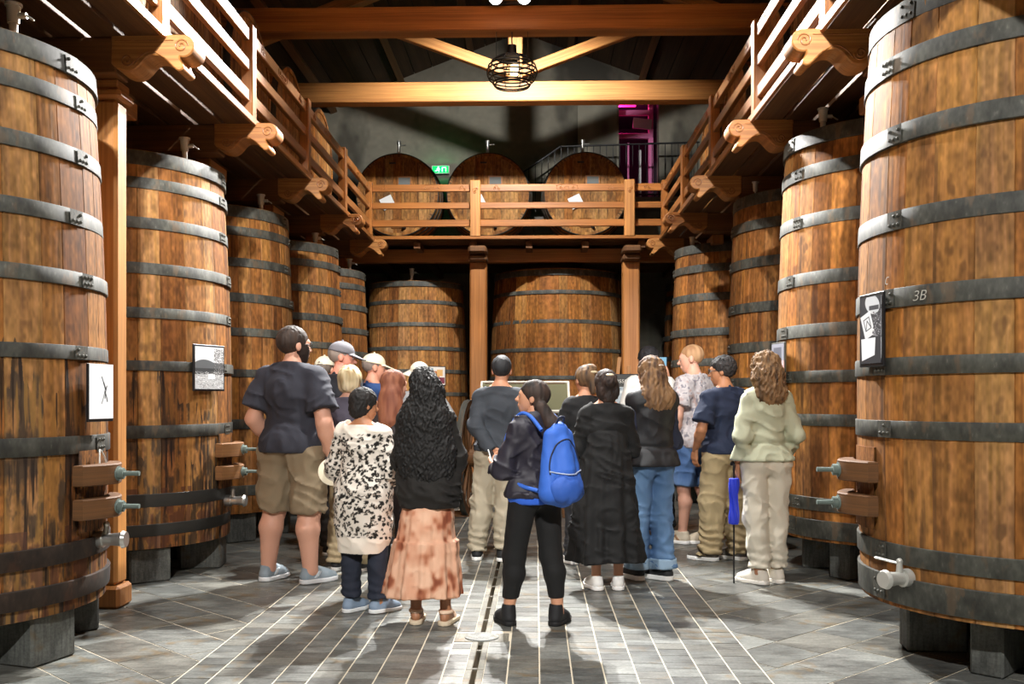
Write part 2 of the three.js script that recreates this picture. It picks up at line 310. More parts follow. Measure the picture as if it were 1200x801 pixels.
  for (const s of [-1, 1]) {
    const run = s < 0 ? dxl : dxr, L = Math.hypot(run, dy), ang = Math.atan2(dy, run) * (s < 0 ? 1 : -1);
    for (let i = 0; i < NB; i++) { const t = (i + 0.5) / NB; part('roof_board', cbox(L / NB - 0.012, 0.03, ZB - ZF, 0.004, 2, i), M.roof, ceil, [CX + s * run * t, RIDGE - dy * t + 0.11, -(ZB + ZF) / 2], [0, 0, ang]); }
    part('roof_cover', new THREE.BoxGeometry(L + 0.3, 0.05, ZB - ZF + 0.8), M.dark, ceil, [CX + s * run * 0.5, RIDGE - dy * 0.5 + 0.165, -(ZB + ZF) / 2], [0, 0, ang]);
    for (const t of [0.2, 0.48, 0.76]) part('purlin', cbox(0.12, 0.14, ZB - ZF, 0.006, 2, t * 9), M.beamDark, ceil, [CX + s * run * t, RIDGE - dy * t + 0.02, -(ZB + ZF) / 2], [0, 0, ang]);
  }
  part('ridge_beam', cbox(0.16, 0.2, ZB - ZF, 0.006, 2), M.beamDark, ceil, [CX, RIDGE - 0.02, -(ZB + ZF) / 2]);
}
// ---------------------------------------------------------------- roof trusses
const TB = 5.58, TT = 5.86, TRUSS = [13.6, 11.0, 8.4, 5.6, 3.0, 0.1, -2.4];
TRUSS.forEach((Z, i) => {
  const lab = ['timber roof truss in lit tint crossing above the three upper casks', 'roof truss in shaded tint carrying the wire cage pendant lamp', 'roof truss over the aisle between cage lamp and middle floodlights', 'roof truss carrying the middle pair of floodlights', 'roof truss behind the middle floodlights', 'roof truss above the photographer', 'roof truss carrying the rear pair of floodlights'][i];
  const t = thing('roof_truss', lab, 'roof truss', 'roof trusses', [0, 0, -Z]); const m = M.timber[i ? 2 : 0];  // one wood: lit tint on the first truss, shaded tint on the rest
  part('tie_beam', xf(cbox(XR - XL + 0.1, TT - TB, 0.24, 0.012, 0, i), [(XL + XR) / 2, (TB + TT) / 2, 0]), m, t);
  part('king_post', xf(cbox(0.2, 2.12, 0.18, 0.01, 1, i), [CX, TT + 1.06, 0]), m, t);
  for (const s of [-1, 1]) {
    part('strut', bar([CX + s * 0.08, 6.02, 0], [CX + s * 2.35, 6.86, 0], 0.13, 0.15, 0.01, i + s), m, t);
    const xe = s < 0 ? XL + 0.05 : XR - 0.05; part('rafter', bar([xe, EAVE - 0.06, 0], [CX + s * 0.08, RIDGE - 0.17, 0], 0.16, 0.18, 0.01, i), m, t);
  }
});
// ---------------------------------------------------------------- galleries
const BAY = [2.15, 4.15, 6.2, 8.17, 10.18, 12.17, 14.1], RLX = RAIL_L, RRX = RAIL_R, DK = 3.715;
// carved scroll end of a joist: profile in u (towards the aisle), v (up); extruded along z
function scrollGeo(w) {
  const s = new THREE.Shape();
  s.moveTo(-0.26, 0); s.lineTo(0.2, 0); s.absarc(0.2, -0.065, 0.065, Math.PI / 2, -Math.PI * 0.62, true);
  s.bezierCurveTo(0.16, -0.145, 0.18, -0.165, 0.195, -0.195); s.bezierCurveTo(0.2, -0.215, 0.175, -0.222, 0.16, -0.212); s.bezierCurveTo(0.11, -0.17, 0.08, -0.112, 0.0, -0.115); s.bezierCurveTo(-0.06, -0.12, -0.08, -0.215, -0.15, -0.22);
  s.bezierCurveTo(-0.2, -0.22, -0.24, -0.2, -0.26, -0.17); s.lineTo(-0.26, 0);
  const g = new THREE.ExtrudeGeometry(s, { depth: w - 0.02, bevelEnabled: true, bevelSize: 0.008, bevelThickness: 0.01, bevelSegments: 1, curveSegments: 10 }); g.translate(0, 0, -(w - 0.02) / 2); return metreUV(g, 0);
}
function spiral(cx, cy, r, z, dir = 1, turns = 1.6) { const P = []; for (let i = 0; i <= 26; i++) { const t = i / 26, a = dir * t * turns * 2 * Math.PI, q = r * (1 - 0.82 * t); P.push([cx + Math.cos(a) * q, cy + Math.sin(a) * q, z]); } return tube(P, 0.006, 40, 5); }
const SCROLL = scrollGeo(0.22);
const SCROLL_CARVE = merge([1, -1].flatMap(s => [spiral(0.19, -0.068, 0.046, s * 0.111, 1), spiral(-0.16, -0.155, 0.042, s * 0.111, -1), tube([[-0.24, -0.03, s * 0.111], [0.0, -0.032, s * 0.111], [0.14, -0.03, s * 0.111]], 0.004, 10, 5), tube([[-0.12, -0.19, s * 0.111], [-0.07, -0.13, s * 0.111], [0.0, -0.1, s * 0.111], [0.08, -0.14, s * 0.111]], 0.004, 16, 5)]));
// carved motifs for the top rails, flat in x-y, 0.3 wide
const MOTIF = merge([tube([[-0.15, -0.025, 0], [-0.15, 0.025, 0], [0.15, 0.025, 0], [0.15, -0.025, 0], [-0.15, -0.025, 0]], 0.004, 40, 5), spiral(-0.09, 0, 0.02, 0, 1, 1.2), spiral(0.09, 0, 0.02, 0, -1, 1.2), tube([[-0.04, 0, 0], [0, 0.018, 0], [0.04, 0, 0], [0, -0.018, 0], [-0.04, 0, 0]], 0.004, 20, 5)]);
const MOTIF2 = merge([spiral(-0.025, -0.01, 0.024, 0, 1, 1.3), spiral(0.03, -0.01, 0.02, 0, -1, 1.3), tube([[-0.03, 0.015, 0], [0, 0.035, 0], [0.02, 0.012, 0]], 0.004, 12, 5)]);
const RAILS = [[0.735, 0.105], [0.475, 0.09], [0.215, 0.1]];
for (const s of [-1, 1]) {
  const RX = s < 0 ? RLX : RRX, WX = s < 0 ? XL : XR, o = -s;   // o points to the aisle
  const side = s < 0 ? 'along the vat with the white sketch sheet' : 'along the vat chalked 3B';
  const bal = thing('balcony', 'timber gallery deck on scrolled joists ' + side, 'balcony');
  const span = Math.abs(WX - RX);
  BAY.forEach((Z, i) => {
    const j = part('joist', xf(cbox(span - 0.24, 0.235, 0.2, 0.008, 0, i), [s * 0, 0, 0]), M.joist, bal, [(WX + RX + s * 0.24) / 2, DK - 0.1175, -Z]);
    const sc = part('scroll_bracket', SCROLL, M.timber[i % 2 ? 1 : 0], bal, [RX, DK, -Z]); sc.scale.x = o; part('carving', SCROLL_CARVE, M.rail, sc);
    part('corbel', bar([RX + s * 0.44, 3.42, -Z - 0.1], [RX + s * 0.44, 3.42, -Z - 0.55], 0.14, 0.12, 0.008, i), M.timber[2], bal);
  });
  for (let b = 0; b < BAY.length; b++) {
    const z0 = b ? BAY[b - 1] : ZF, z1 = BAY[b], n = 9, w = (span + 0.045) / n;
    for (let i = 0; i < n; i++) part('deck_board', cbox(w - 0.034, 0.038, z1 - z0 - 0.006, 0.004, 2, i + b * 3), M.deck, bal, [RX + o * 0.06 - o * (i + 0.5) * w, DK + 0.02, -(z0 + z1) / 2]);
    part('edge_board', cbox(0.03, 0.06, z1 - z0 - 0.01, 0.005, 2, b), M.rail, bal, [RX + o * 0.08, DK + 0.012, -(z0 + z1) / 2]);
  }
  const rl = thing('balustrade', 'carved timber balustrade on the gallery ' + side, 'balustrade', null, [0, DK + 0.04, 0]);
  BAY.forEach((Z, i) => {
    part('post', xf(cbox(0.1, 0.83, 0.12, 0.008, 1, i), [0, 0.415, 0]), M.rail, rl, [RX + o * 0.0, 0, -Z]);
    if (i) for (const [k, [h, w]] of RAILS.entries()) {
      const L = Z - BAY[i - 1] - 0.12, r = part('rail', cbox(0.05, w, L, 0.006, 2, i + k), M.rail, rl, [RX, h, -(Z + BAY[i - 1]) / 2]);
      if (!k) for (const [q, g] of [[0, MOTIF], [0.36, MOTIF2], [-0.36, MOTIF2]]) part('carving', g, M.rail, r, [o * 0.026, 0, q * L], [0, Math.PI / 2, 0]);
    }
  });
}
{ // back gallery
  const bal = thing('balcony', 'timber gallery deck across the far end under the three casks', 'balcony');
  const L = XR - XL - 0.02, n = 15, w = (ZB - 14.05) / n;
  for (let i = 0; i < n; i++) part('deck_board', cbox(L, 0.038, w - 0.015, 0.004, 0, i), M.deck, bal, [(XL + XR) / 2, DK + 0.02, -(14.05 + (i + 0.5) * w)]);
  part('edge_board', cbox(RRX - RLX - 0.12, 0.05, 0.05, 0.006, 0), M.rail, bal, [(RLX + RRX) / 2, DK + 0.03, -14.02]);
  part('main_beam', cbox(L, 0.2, 0.16, 0.008, 0), M.timber[1], bal, [(XL + XR) / 2, 3.56, -14.62]);
  for (let x = XL + 0.35; x < XR; x += 0.83) part('joist', cbox(0.1, 0.11, 3.6, 0.006, 2, x), M.beamDark, bal, [x, 3.655, -15.9]);
  const rl = thing('balustrade', 'carved timber balustrade across the far end before the casks', 'balustrade', null, [0, DK + 0.04, -14.1]);
  const PX = [RLX, -0.89, 1.37, RRX];
  for (let i = 0; i < 4; i++) {
    if (i === 1 || i === 2) { const p = part('post', xf(cbox(0.15, 0.83, 0.13, 0.01, 1, i + 5), [0, 0.415, 0]), M.timber[0], rl, [PX[i], 0, 0.05]); part('carving', MOTIF2, M.rail, p, [0, 0.68, 0.066], [0, 0, 1.2]); }
    if (i) for (const [k, [h, wd]] of RAILS.entries()) {
      const a = PX[i - 1], b = PX[i], LL = b - a - 0.1, r = part('rail', cbox(LL, wd, 0.05, 0.006, 0, i * 3 + k), M.rail, rl, [(a + b) / 2, h, 0]);
      if (!k && i < 3) for (const [q, g] of [[0.1, MOTIF], [0.4, MOTIF2], [-0.38, MOTIF2]]) part('carving', g, M.rail, r, [q * LL, 0, 0.026]);
      if (!k && i === 3) part('carving', MOTIF2, M.rail, r, [0, 0, 0.026]);
    }
  }
  // posts that carry the galleries
  const lab = ['square timber post with grey corbels between the far vats', 'square timber post with grey corbels right of the widest vat'];
  [-0.85, 1.40].forEach((x, i) => {
    const c = thing('timber_post', lab[i], 'post', null, [x, 0, -14.18]);
    part('shaft', xf(cbox(0.25, 3.36, 0.25, 0.02, 1, i), [0, 1.72, 0]), M.timber[1], c); part('plinth', xf(cbox(0.32, 0.14, 0.32, 0.015), [0, 0.07, 0]), M.timber[2], c);
    part('corbel', xf(cbox(0.27, 0.1, 0.4, 0.03, 2), [0, 3.44, 0.05]), M.beamDark, c); part('corbel', xf(cbox(0.27, 0.11, 0.52, 0.03, 2), [0, 3.55, 0.08]), M.beamDark, c);
  });
}
{ // near left post with moulded base
  const c = thing('timber_post', 'tall square timber post with moulded foot beside the white sketch sheet', 'post', null, [-2.84, 0, -6.3]);
  part('shaft', xf(cbox(0.17, 3.2, 0.17, 0.022, 1), [0, 1.75, 0]), M.timber[0], c); part('foot', xf(cbox(0.22, 0.15, 0.22, 0.02, 1), [0, 0.075, 0]), M.timber[1], c);
  part('capital', xf(cbox(0.24, 0.07, 0.24, 0.02, 0), [0, 3.385, 0]), M.timber[1], c); part('capital', xf(cbox(0.19, 0.06, 0.19, 0.01, 0), [0, 3.45, 0]), M.timber[1], c);
}
// ---------------------------------------------------------------- vats
const TAU = Math.PI * 2;
function makeVat(o) {
  const { x, z, rb, rt, bulge, y1, label, hoops, dirty, sd, face } = o, y0 = o.y0 ?? 0.28, ns = o.staves ?? 32; reseed(sd);
  const v = thing('oak_vat', label, 'vat', null, [x, 0, -z]); const R = y => { const t = (y - y0) / (y1 - y0); return rb + (rt - rb) * t + bulge * 4 * t * (1 - t); };
  // staves, three widths
  const wds = [0.8, 1, 1.2].map(k => k * TAU / ns), NR = 9;
  const geos = wds.map((wd, gi) => {
    const P = [], U = [], I = [], e = 0.004 / rb, cols = [[-wd / 2, -0.005], [-wd / 2 + e, 0], [0, 0.001], [wd / 2 - e, 0], [wd / 2, -0.005]], rows = [[y0, -0.05]];
    for (let i = 0; i <= NR; i++) rows.push([lerp(y0, y1, i / NR), 0]); rows.push([y1, -0.05], [y1 - 0.09, -0.05]);
    rows.forEach(([y, dr]) => cols.forEach(([a, d]) => { const r = R(y) + dr + (dr ? 0 : d); P.push(Math.sin(a) * r, y, Math.cos(a) * r); U.push(a * rb + gi * 0.33, y - y0); }));
    const C = cols.length; for (let i = 0; i < rows.length - 1; i++) for (let k = 0; k < C - 1; k++) { const a = i * C + k; I.push(a, a + 1, a + C + 1, a, a + C + 1, a + C); }
    const g = new THREE.BufferGeometry(); g.setAttribute('position', new THREE.Float32BufferAttribute(P, 3)); g.setAttribute('uv', new THREE.Float32BufferAttribute(U, 2)); g.setIndex(I); return toCreasedNormals(g, 0.5);
  });
  let a = 0, left = TAU; const seq = []; while (left > wds[2] * 1.7) { const k = Math.floor(rnd() * 3); seq.push([k, a + wds[k] / 2, 1]); a += wds[k]; left -= wds[k]; } { const k = 1, sc = left / wds[1]; seq.push([k, a + left / 2, sc]); }
  const mats = dirty ? OAK.w : OAK.a;
  for (const [k, an, sc] of seq) { let g = geos[k]; if (sc !== 1) { g = g.clone(); const p = g.attributes.position; for (let i = 0; i < p.count; i++) { const r = Math.hypot(p.getX(i), p.getZ(i)), q = Math.atan2(p.getX(i), p.getZ(i)) * sc; p.setX(i, Math.sin(q) * r); p.setZ(i, Math.cos(q) * r); } } part('stave', g, mats[Math.floor(rnd() * mats.length)], v, null, [0, an, 0]); }
  part('head', xf(cyl(R(y1) - 0.045, R(y1) - 0.045, 0.05, 40), [0, y1 - 0.09, 0]), mats[1], v); part('underside', xf(cyl(rb - 0.045, rb - 0.045, 0.05, 40), [0, y0 + 0.06, 0]), mats[1], v);
  // hoops
  for (const [hy, hw, tone, th = 0.011] of hoops) {
    const ya = hy - hw / 2, yb = hy + hw / 2, ra = R(ya), r2 = R(yb), tilt = (rnd() - 0.5) * 0.008;
    const prof = [[ra - 0.02, ya], [ra + th - 0.002, ya], [ra + th, ya + 0.003], [r2 + th, yb - 0.003], [r2 + th - 0.002, yb], [r2 - 0.02, yb]].map(p => new THREE.Vector2(...p));
    const g = new THREE.LatheGeometry(prof, 72), uv = g.attributes.uv; for (let i = 0; i < uv.count; i++) uv.setXY(i, uv.getX(i) * rb * TAU + hy, g.attributes.position.getY(i)); const h = part('hoop', toCreasedNormals(g, 0.6), tone === 3 ? M.recessShade : tone === 2 ? M.ironRust : tone ? M.ironB : M.iron, v, null, [tilt, 0, tilt * 0.7]);
    if (tone < 2) { // riveted lap
      const fa = face + (rnd() - 0.5) * 0.25 + 0.08, rr = (ra + r2) / 2 + th + 0.001, w = 0.11 / rr, s = [];
      const pg = new THREE.CylinderGeometry(r2 + th + 0.006, ra + th + 0.006, hw * 0.96, 6, 1, true, fa - w / 2, w); pg.translate(0, hy, 0); s.push(pg);
      for (let i = -1; i <= 1; i++) for (const q of [-0.22, 0.22]) { if (q > 0 && rnd() < 0.4) continue; const aa = fa + i * 0.032 / rr; s.push(xf(new THREE.SphereGeometry(0.009, 8, 6), [Math.sin(aa) * (rr + 0.006), hy + q * hw, Math.cos(aa) * (rr + 0.006)])); }
      part('riveted_lap', merge(s), M.iron, h);
    }
  }
  // stone blocks under the vat
  const nb = o.blocks ?? 6; for (let i = 0; i < nb; i++) { const an = face + (o.blockTurn ?? 0.3) + i * TAU / nb, br = rb - (o.inset ?? 0.2); part('stone_block', xf(cbox(o.blockW ?? 0.3, y0, 0.32, 0.012, 0, i), [0, y0 / 2, 0]), M.stone, v, [Math.sin(an) * br, 0, Math.cos(an) * br], [0, an, 0]); }
  // valve on top
  if (o.valve) {
    const [vx, vz] = o.valve, p = part('valve', merge([xf(cyl(0.022, 0.022, 0.2, 14), [0, 0.06, 0]), xf(cyl(0.036, 0.03, 0.09, 16), [0, 0.205, 0]), xf(cyl(0.043, 0.043, 0.014, 16), [0, 0.257, 0])]), M.brass, v, [vx - x, y1 - 0.06, -(vz - z)]);
    part('tap_lever', merge([xf(cyl(0.016, 0.016, 0.05, 12), [0.045, 0.2, 0], [0, 0, Math.PI / 2]), bar([0.065, 0.205, 0], [0.115, 0.17, 0.01], 0.018, 0.01)]), M.brass, p);
  }
  // little door with two crossbars and bolts
  if (o.door) {
    const [da, dy] = o.door, r = R(dy), g = new THREE.Group(); const dm = part('door', (() => { const q = new THREE.CylinderGeometry(r + 0.014, r + 0.014, 0.44, 8, 1, false, -0.18, 0.36); q.translate(0, 0, -r); return q; })(), mats[3], v, [Math.sin(da) * r, dy, Math.cos(da) * r], [0, da, 0]);
    for (const [k, hy] of [[0, 0.09], [1, -0.09]]) {
      const w = 0.42, sh = new THREE.Shape(); sh.moveTo(-w / 2, 0); sh.quadraticCurveTo(0, 0.09, w / 2, 0); sh.lineTo(w / 2, 0.045); sh.quadraticCurveTo(0.1, 0.13, 0, 0.14); sh.quadraticCurveTo(-0.1, 0.13, -w / 2, 0.045); sh.lineTo(-w / 2, 0);
      const bg = new THREE.ExtrudeGeometry(sh, { depth: 0.1, bevelEnabled: true, bevelSize: 0.006, bevelThickness: 0.006, bevelSegments: 1 }); bg.rotateX(Math.PI / 2); bg.translate(0, 0.05, 0);
      const c = part('crossbar', metreUV(bg, 0), o.barMat ?? M.beamDark, dm, [0, hy, 0.0]);
      part('bolt', merge([xf(cyl(0.013, 0.013, 0.14, 10), [0, 0, 0.19], [Math.PI / 2, 0, 0]), xf(cyl(0.032, 0.032, 0.03, 6), [0, 0, 0.16], [Math.PI / 2, 0, 0]), xf(cyl(0.042, 0.042, 0.01, 14), [0, 0, 0.142], [Math.PI / 2, 0, 0])]), M.patina, c);
    }
    if (o.ring) part('ring', tube([[-0.045, 0.13, 0.06], [-0.025, 0.19, 0.05], [0, 0.22, 0.04], [0.025, 0.19, 0.05], [0.045, 0.13, 0.06]], 0.005, 20, 6), M.brass, dm);
  }
  if (o.tap) {
    const [ta, ty] = o.tap, r = R(ty), p = part('drain_tap', merge([xf(cyl(0.034, 0.034, 0.12, 16), [0, 0, 0.05], [Math.PI / 2, 0, 0]), xf(cyl(0.046, 0.046, 0.05, 16), [0, 0, 0.02], [Math.PI / 2, 0, 0]), xf(cyl(0.042, 0.05, 0.02, 20), [0, 0, 0.16], [Math.PI / 2, 0, 0]), xf(cyl(0.04, 0.034, 0.06, 16), [0, 0, 0.125], [Math.PI / 2, 0, 0])]), o.tapMat ?? M.steel, v, [Math.sin(ta) * r, ty, Math.cos(ta) * r], [0, ta, 0]);
    part('handle', merge([xf(cyl(0.014, 0.018, 0.05, 10), [0, 0.055, 0.06]), xf(new THREE.SphereGeometry(0.017, 10, 8), [0, 0.085, 0.06])]), o.tapMat ?? M.steel, p);
    if (o.tapMat) part('lever', bar([0, 0.075, 0.06], [-0.13, 0.09, 0.1], 0.022, 0.012), o.tapMat, p);
  }
  return { v, R, x, z };
}
const HL = [[3.18, 0.11, 0], [2.99, 0.085, 0], [2.69, 0.085, 0], [2.35, 0.085, 0], [2.02, 0.08, 0], [1.625, 0.075, 1], [1.135, 0.095, 1]];
const HLW = [...HL, [0.57, 0.1, 2, 0.02], [0.37, 0.1, 2, 0.02]];
const HR = [[3.39, 0.12, 0], [3.13, 0.1, 0], [2.75, 0.1, 0], [2.3, 0.1, 0], [1.9, 0.1, 0], [1.55, 0.09, 0], [1.22, 0.09, 0], [0.58, 0.1, 0, 0.014], [0.39, 0.14, 0, 0.016]];
const E = Math.PI / 2;   // facing +x
const vatL1 = makeVat({ x: -3.31, z: 5.2, rb: 0.86, rt: 0.79, bulge: 0.04, y1: 3.24, y0: 0.26, label: 'tall stained oak vat with a white sketch sheet hung on its side', hoops: HLW, dirty: true, sd: 11, face: E - 0.1, valve: [-2.73, 4.93], door: [E + 0.0, 0.88], ring: true, tap: [E + 0.05, 0.6], blockTurn: -0.2 });
const vatL2 = makeVat({ x: -3.40, z: 7.74, rb: 0.86, rt: 0.8, bulge: 0.04, y1: 3.24, y0: 0.26, label: 'tall oak vat with a framed landscape photograph hung on its side', hoops: [...HL, [0.62, 0.1, 3, 0.003], [0.4, 0.09, 3, 0.003]], dirty: true, sd: 23, face: E - 0.1, valve: [-2.78, 7.5], door: [E - 0.02, 0.88], tap: [E, 0.55], barMat: M.barWood, blockTurn: 0.25 });  // lowest two: near-black bands, the shade of recessed gaps put into colour
makeVat({ x: -3.37, z: 9.74, rb: 0.86, rt: 0.8, bulge: 0.03, y1: 3.24, label: 'oak vat just beyond the one with the landscape photograph', hoops: [...HL, [0.5, 0.1, 0]], sd: 37, face: E - 0.1, valve: [-2.78, 9.6], door: [E - 0.1, 0.97], tap: [E - 0.3, 0.62] });
makeVat({ x: -3.27, z: 11.83, rb: 0.85, rt: 0.79, bulge: 0.03, y1: 3.24, label: 'greyish oak vat next before the last one along the sketch sheet row', hoops: [...HL, [0.5, 0.1, 0]], sd: 41, face: E, valve: [-2.75, 11.85] });
makeVat({ x: -3.34, z: 14.06, rb: 0.85, rt: 0.79, bulge: 0.03, y1: 3.24, label: 'last and narrowest looking oak vat of the sketch sheet row', hoops: [...HL, [0.5, 0.1, 0]], sd: 43, face: E, valve: [-2.75, 14.05] });
const vatR1 = makeVat({ x: 2.70, z: 5.28, rb: 0.87, rt: 0.82, bulge: 0.045, y1: 3.45, y0: 0.3, label: 'tall oak vat chalked 3B on one hoop', hoops: HR, sd: 53, face: -E + 0.2, valve: [2.25, 5.6], door: [-E - 0.04, 0.9], tap: [-E + 0.42, 0.47], tapMat: M.brass, blockTurn: 0.6, inset: 0.36, blockW: 0.16, blocks: 7 });
const vatR2 = makeVat({ x: 2.86, z: 7.79, rb: 0.86, rt: 0.81, bulge: 0.04, y1: 3.45, y0: 0.3, label: 'oak vat beside the woman in the pale green jacket', hoops: HR, sd: 61, face: -E + 0.15, valve: [2.25, 7.55], blockTurn: 0.5, inset: 0.34, blockW: 0.18, blocks: 7 });
makeVat({ x: 2.91, z: 10.1, rb: 0.86, rt: 0.81, bulge: 0.03, y1: 3.45, y0: 0.3, label: 'oak vat behind the man in the navy polo shirt', hoops: HR, sd: 67, face: -E, valve: [2.3, 10.1] });
makeVat({ x: 2.72, z: 13.1, rb: 0.86, rt: 0.8, bulge: 0.03, y1: 3.4, y0: 0.3, label: 'oak vat behind the fair haired man in the patterned shirt', hoops: HR.map(h => [h[0] - 0.05, ...h.slice(1)]), sd: 71, face: -E, valve: [2.15, 13.2] });
makeVat({ x: 2.95, z: 15.7, rb: 0.86, rt: 0.8, bulge: 0.03, y1: 3.24, label: 'shaded oak vat in the corner under the far gallery', hoops: HL, sd: 73, face: -E });
const vatB1 = makeVat({ x: -1.92, z: 15.3, rb: 0.82, rt: 0.74, bulge: 0.03, y1: 3.19, y0: 0.28, label: 'oak vat with a framed colour print under the far gallery', hoops: [[3.14, 0.08, 0], [2.86, 0.06, 0], [2.52, 0.06, 0], [2.15, 0.06, 0], [1.8, 0.06, 0], [1.45, 0.06, 0], [1.0, 0.06, 0], [0.5, 0.1, 0]], sd: 79, face: 0.9, valve: [-1.92, 14.75] });
makeVat({ x: 0.345, z: 15.5, rb: 1.06, rt: 1.0, bulge: 0.05, y1: 3.36, y0: 0.28, staves: 38, label: 'widest oak vat standing between the two far timber posts', hoops: [[3.3, 0.09, 0], [3.0, 0.06, 0], [2.55, 0.06, 0], [2.12, 0.06, 0], [1.7, 0.06, 0], [1.3, 0.06, 0], [0.9, 0.06, 0], [0.5, 0.1, 0]], sd: 83, face: 0.9 });
// ---------------------------------------------------------------- casks lying on the galleries
function makeCask(label, group, pos, turn, R, len, sd, o = {}) {
  reseed(sd); const c = thing('oak_cask', label, 'cask', group, pos, turn); const n = 26, wd = TAU / n;
  const rr = t => R * (0.93 + 0.07 * Math.sin(Math.PI * t));   // t along the axis, head at t = 1 faces +z
  const P = [], U = [], I = [], NR = 7, cols = [[-wd / 2, -0.006], [-wd / 2 + 0.01, 0], [wd / 2 - 0.01, 0], [wd / 2, -0.006]], rows = [[0, -0.04]]; for (let i = 0; i <= NR; i++) rows.push([i / NR, 0]); rows.push([1, -0.045], [0.94, -0.045]);
  rows.forEach(([t, dr]) => cols.forEach(([a, d]) => { const r = rr(t) + (dr || d); P.push(Math.sin(a) * r, Math.cos(a) * r, (t - 0.5) * len); U.push(a * R, t * len); }));
  for (let i = 0; i < rows.length - 1; i++) for (let k = 0; k < 3; k++) { const a = i * 4 + k; I.push(a, a + 5, a + 1, a, a + 4, a + 5); }
  const g = new THREE.BufferGeometry(); g.setAttribute('position', new THREE.Float32BufferAttribute(P, 3)); g.setAttribute('uv', new THREE.Float32BufferAttribute(U, 2)); g.setIndex(I); const sg = toCreasedNormals(g, 0.5);
  for (let i = 0; i < n; i++) part('stave', sg, OAK.a[Math.floor(rnd() * 6)], c, null, [0, 0, i * wd]);
  for (const t of [0.03, 0.2, 0.36, 0.64, 0.8, 0.965]) { const h = new THREE.LatheGeometry([[rr(t) - 0.01, -0.035], [rr(t) + 0.008, -0.035], [rr(t) + 0.008, 0.035], [rr(t) - 0.01, 0.035]].map(p => new THREE.Vector2(...p)), 56); h.rotateX(Math.PI / 2); part('hoop', h, M.ironB, c, [0, 0, (t - 0.5) * len]); }
  // head boards
  const hr = rr(1) - 0.04, nb = 9, bw = 2 * hr / nb; for (const zz of [0.46]) for (let i = 0; i < nb; i++) {
    const x0 = -hr + i * bw + 0.0015, x1 = x0 + bw - 0.003, s = new THREE.Shape(), q = x => Math.sqrt(Math.max(0, hr * hr - x * x)); s.moveTo(x0, -q(x0)); for (let k = 1; k <= 5; k++) { const xx = lerp(x0, x1, k / 5); s.lineTo(xx, -q(xx)); } for (let k = 0; k <= 5; k++) { const xx = lerp(x1, x0, k / 5); s.lineTo(xx, q(xx)); }
    const hg = new THREE.ExtrudeGeometry(s, { depth: 0.03, bevelEnabled: false }); hg.translate(0, 0, zz * len); part('head_board', hg, OAK.a[[0, 2, 4, 1, 0, 4, 2, 1, 0][(i + sd) % 9]], c);
  }
  if (o.detail) {
    const z = 0.46 * len + 0.03; const f = part('slate_plaque', xf(cbox(0.24, 0.18, 0.02, 0.004), [0, 0, 0]), M.timber[1], c, [0.12, 0.22, z + 0.01]); part('slate', cbox(0.19, 0.13, 0.006, 0.002), std({ color: 0x6f7472, roughness: 0.8 }), f, [0, 0, 0.011]);
    part('number_plate', cbox(0.11, 0.03, 0.01, 0.003), M.iron, c, [-0.08, 0.53, z]); part('hatch', cbox(0.2, 0.16, 0.03, 0.01), OAK.a[3], c, [0, -0.48, z]); part('spigot', xf(cyl(0.022, 0.03, 0.09, 12), [0, 0, 0], [Math.PI / 2, 0, 0]), M.dark, c, [0.12, -hr + 0.09, z + 0.04]);
    part('bung_pipe', merge([xf(cyl(0.025, 0.025, 0.26, 12), [0, 0.1, 0]), xf(cyl(0.035, 0.035, 0.05, 12), [0, 0.24, 0]), bar([0, 0.2, 0], [0.12, 0.2, 0], 0.018, 0.018)]), M.steel, c, [-0.03, rr(0.5), len * 0.1]);
  }
  return c;
}
[[-2.3, 'oak cask beside the green exit sign under the gallery beam', 1, 'the cask beside the exit sign'], [-0.79, 'middle oak cask of the three on the far gallery', 2, 'the middle far cask'], [0.82, 'oak cask beside the iron stair railing on the far gallery', 3, 'the cask by the stair railing']].forEach(([x, l, s, w]) => {
  makeCask(l, 'casks on the far gallery', [x, 4.76, -16.3], 0, 0.73, 1.0, 900 + s, { detail: true });
  for (const q of [-1, 1]) solid('cask_cradle', xf(cbox(0.42, 0.3, 0.7, 0.01, 0, s), [0, 0.15, 0]), M.timber[q > 0 ? 1 : 2], 'one of two short timber cradle blocks under ' + w, 'cradle', 'cradle blocks under ' + w, [x + q * 0.45, DK + 0.04, -16.2]);
  solid('paper_sheet', cbox(0.21, 0.2, 0.004, 0.001), M.white, 'white paper sheet hung askew on the head of ' + w, 'paper', 'papers on the far casks', [x - 0.16, 4.63, -15.78], [-0.06, 0, 0.45]);
});
const ABOVE = [['over the white sketch sheet vat', 'over the moulded timber post', 'over the landscape photograph vat', 'over the vat beyond the landscape photograph', 'over the greyish vat of the sketch row', 'next to the far corner of the sketch row'], ['over the vat chalked 3B', 'between the 3B vat and the next one', 'over the vat beside the pale green jacket', 'over the vat behind the navy polo shirt', 'past the vat behind the navy polo shirt', 'next to the far corner of the 3B row']];
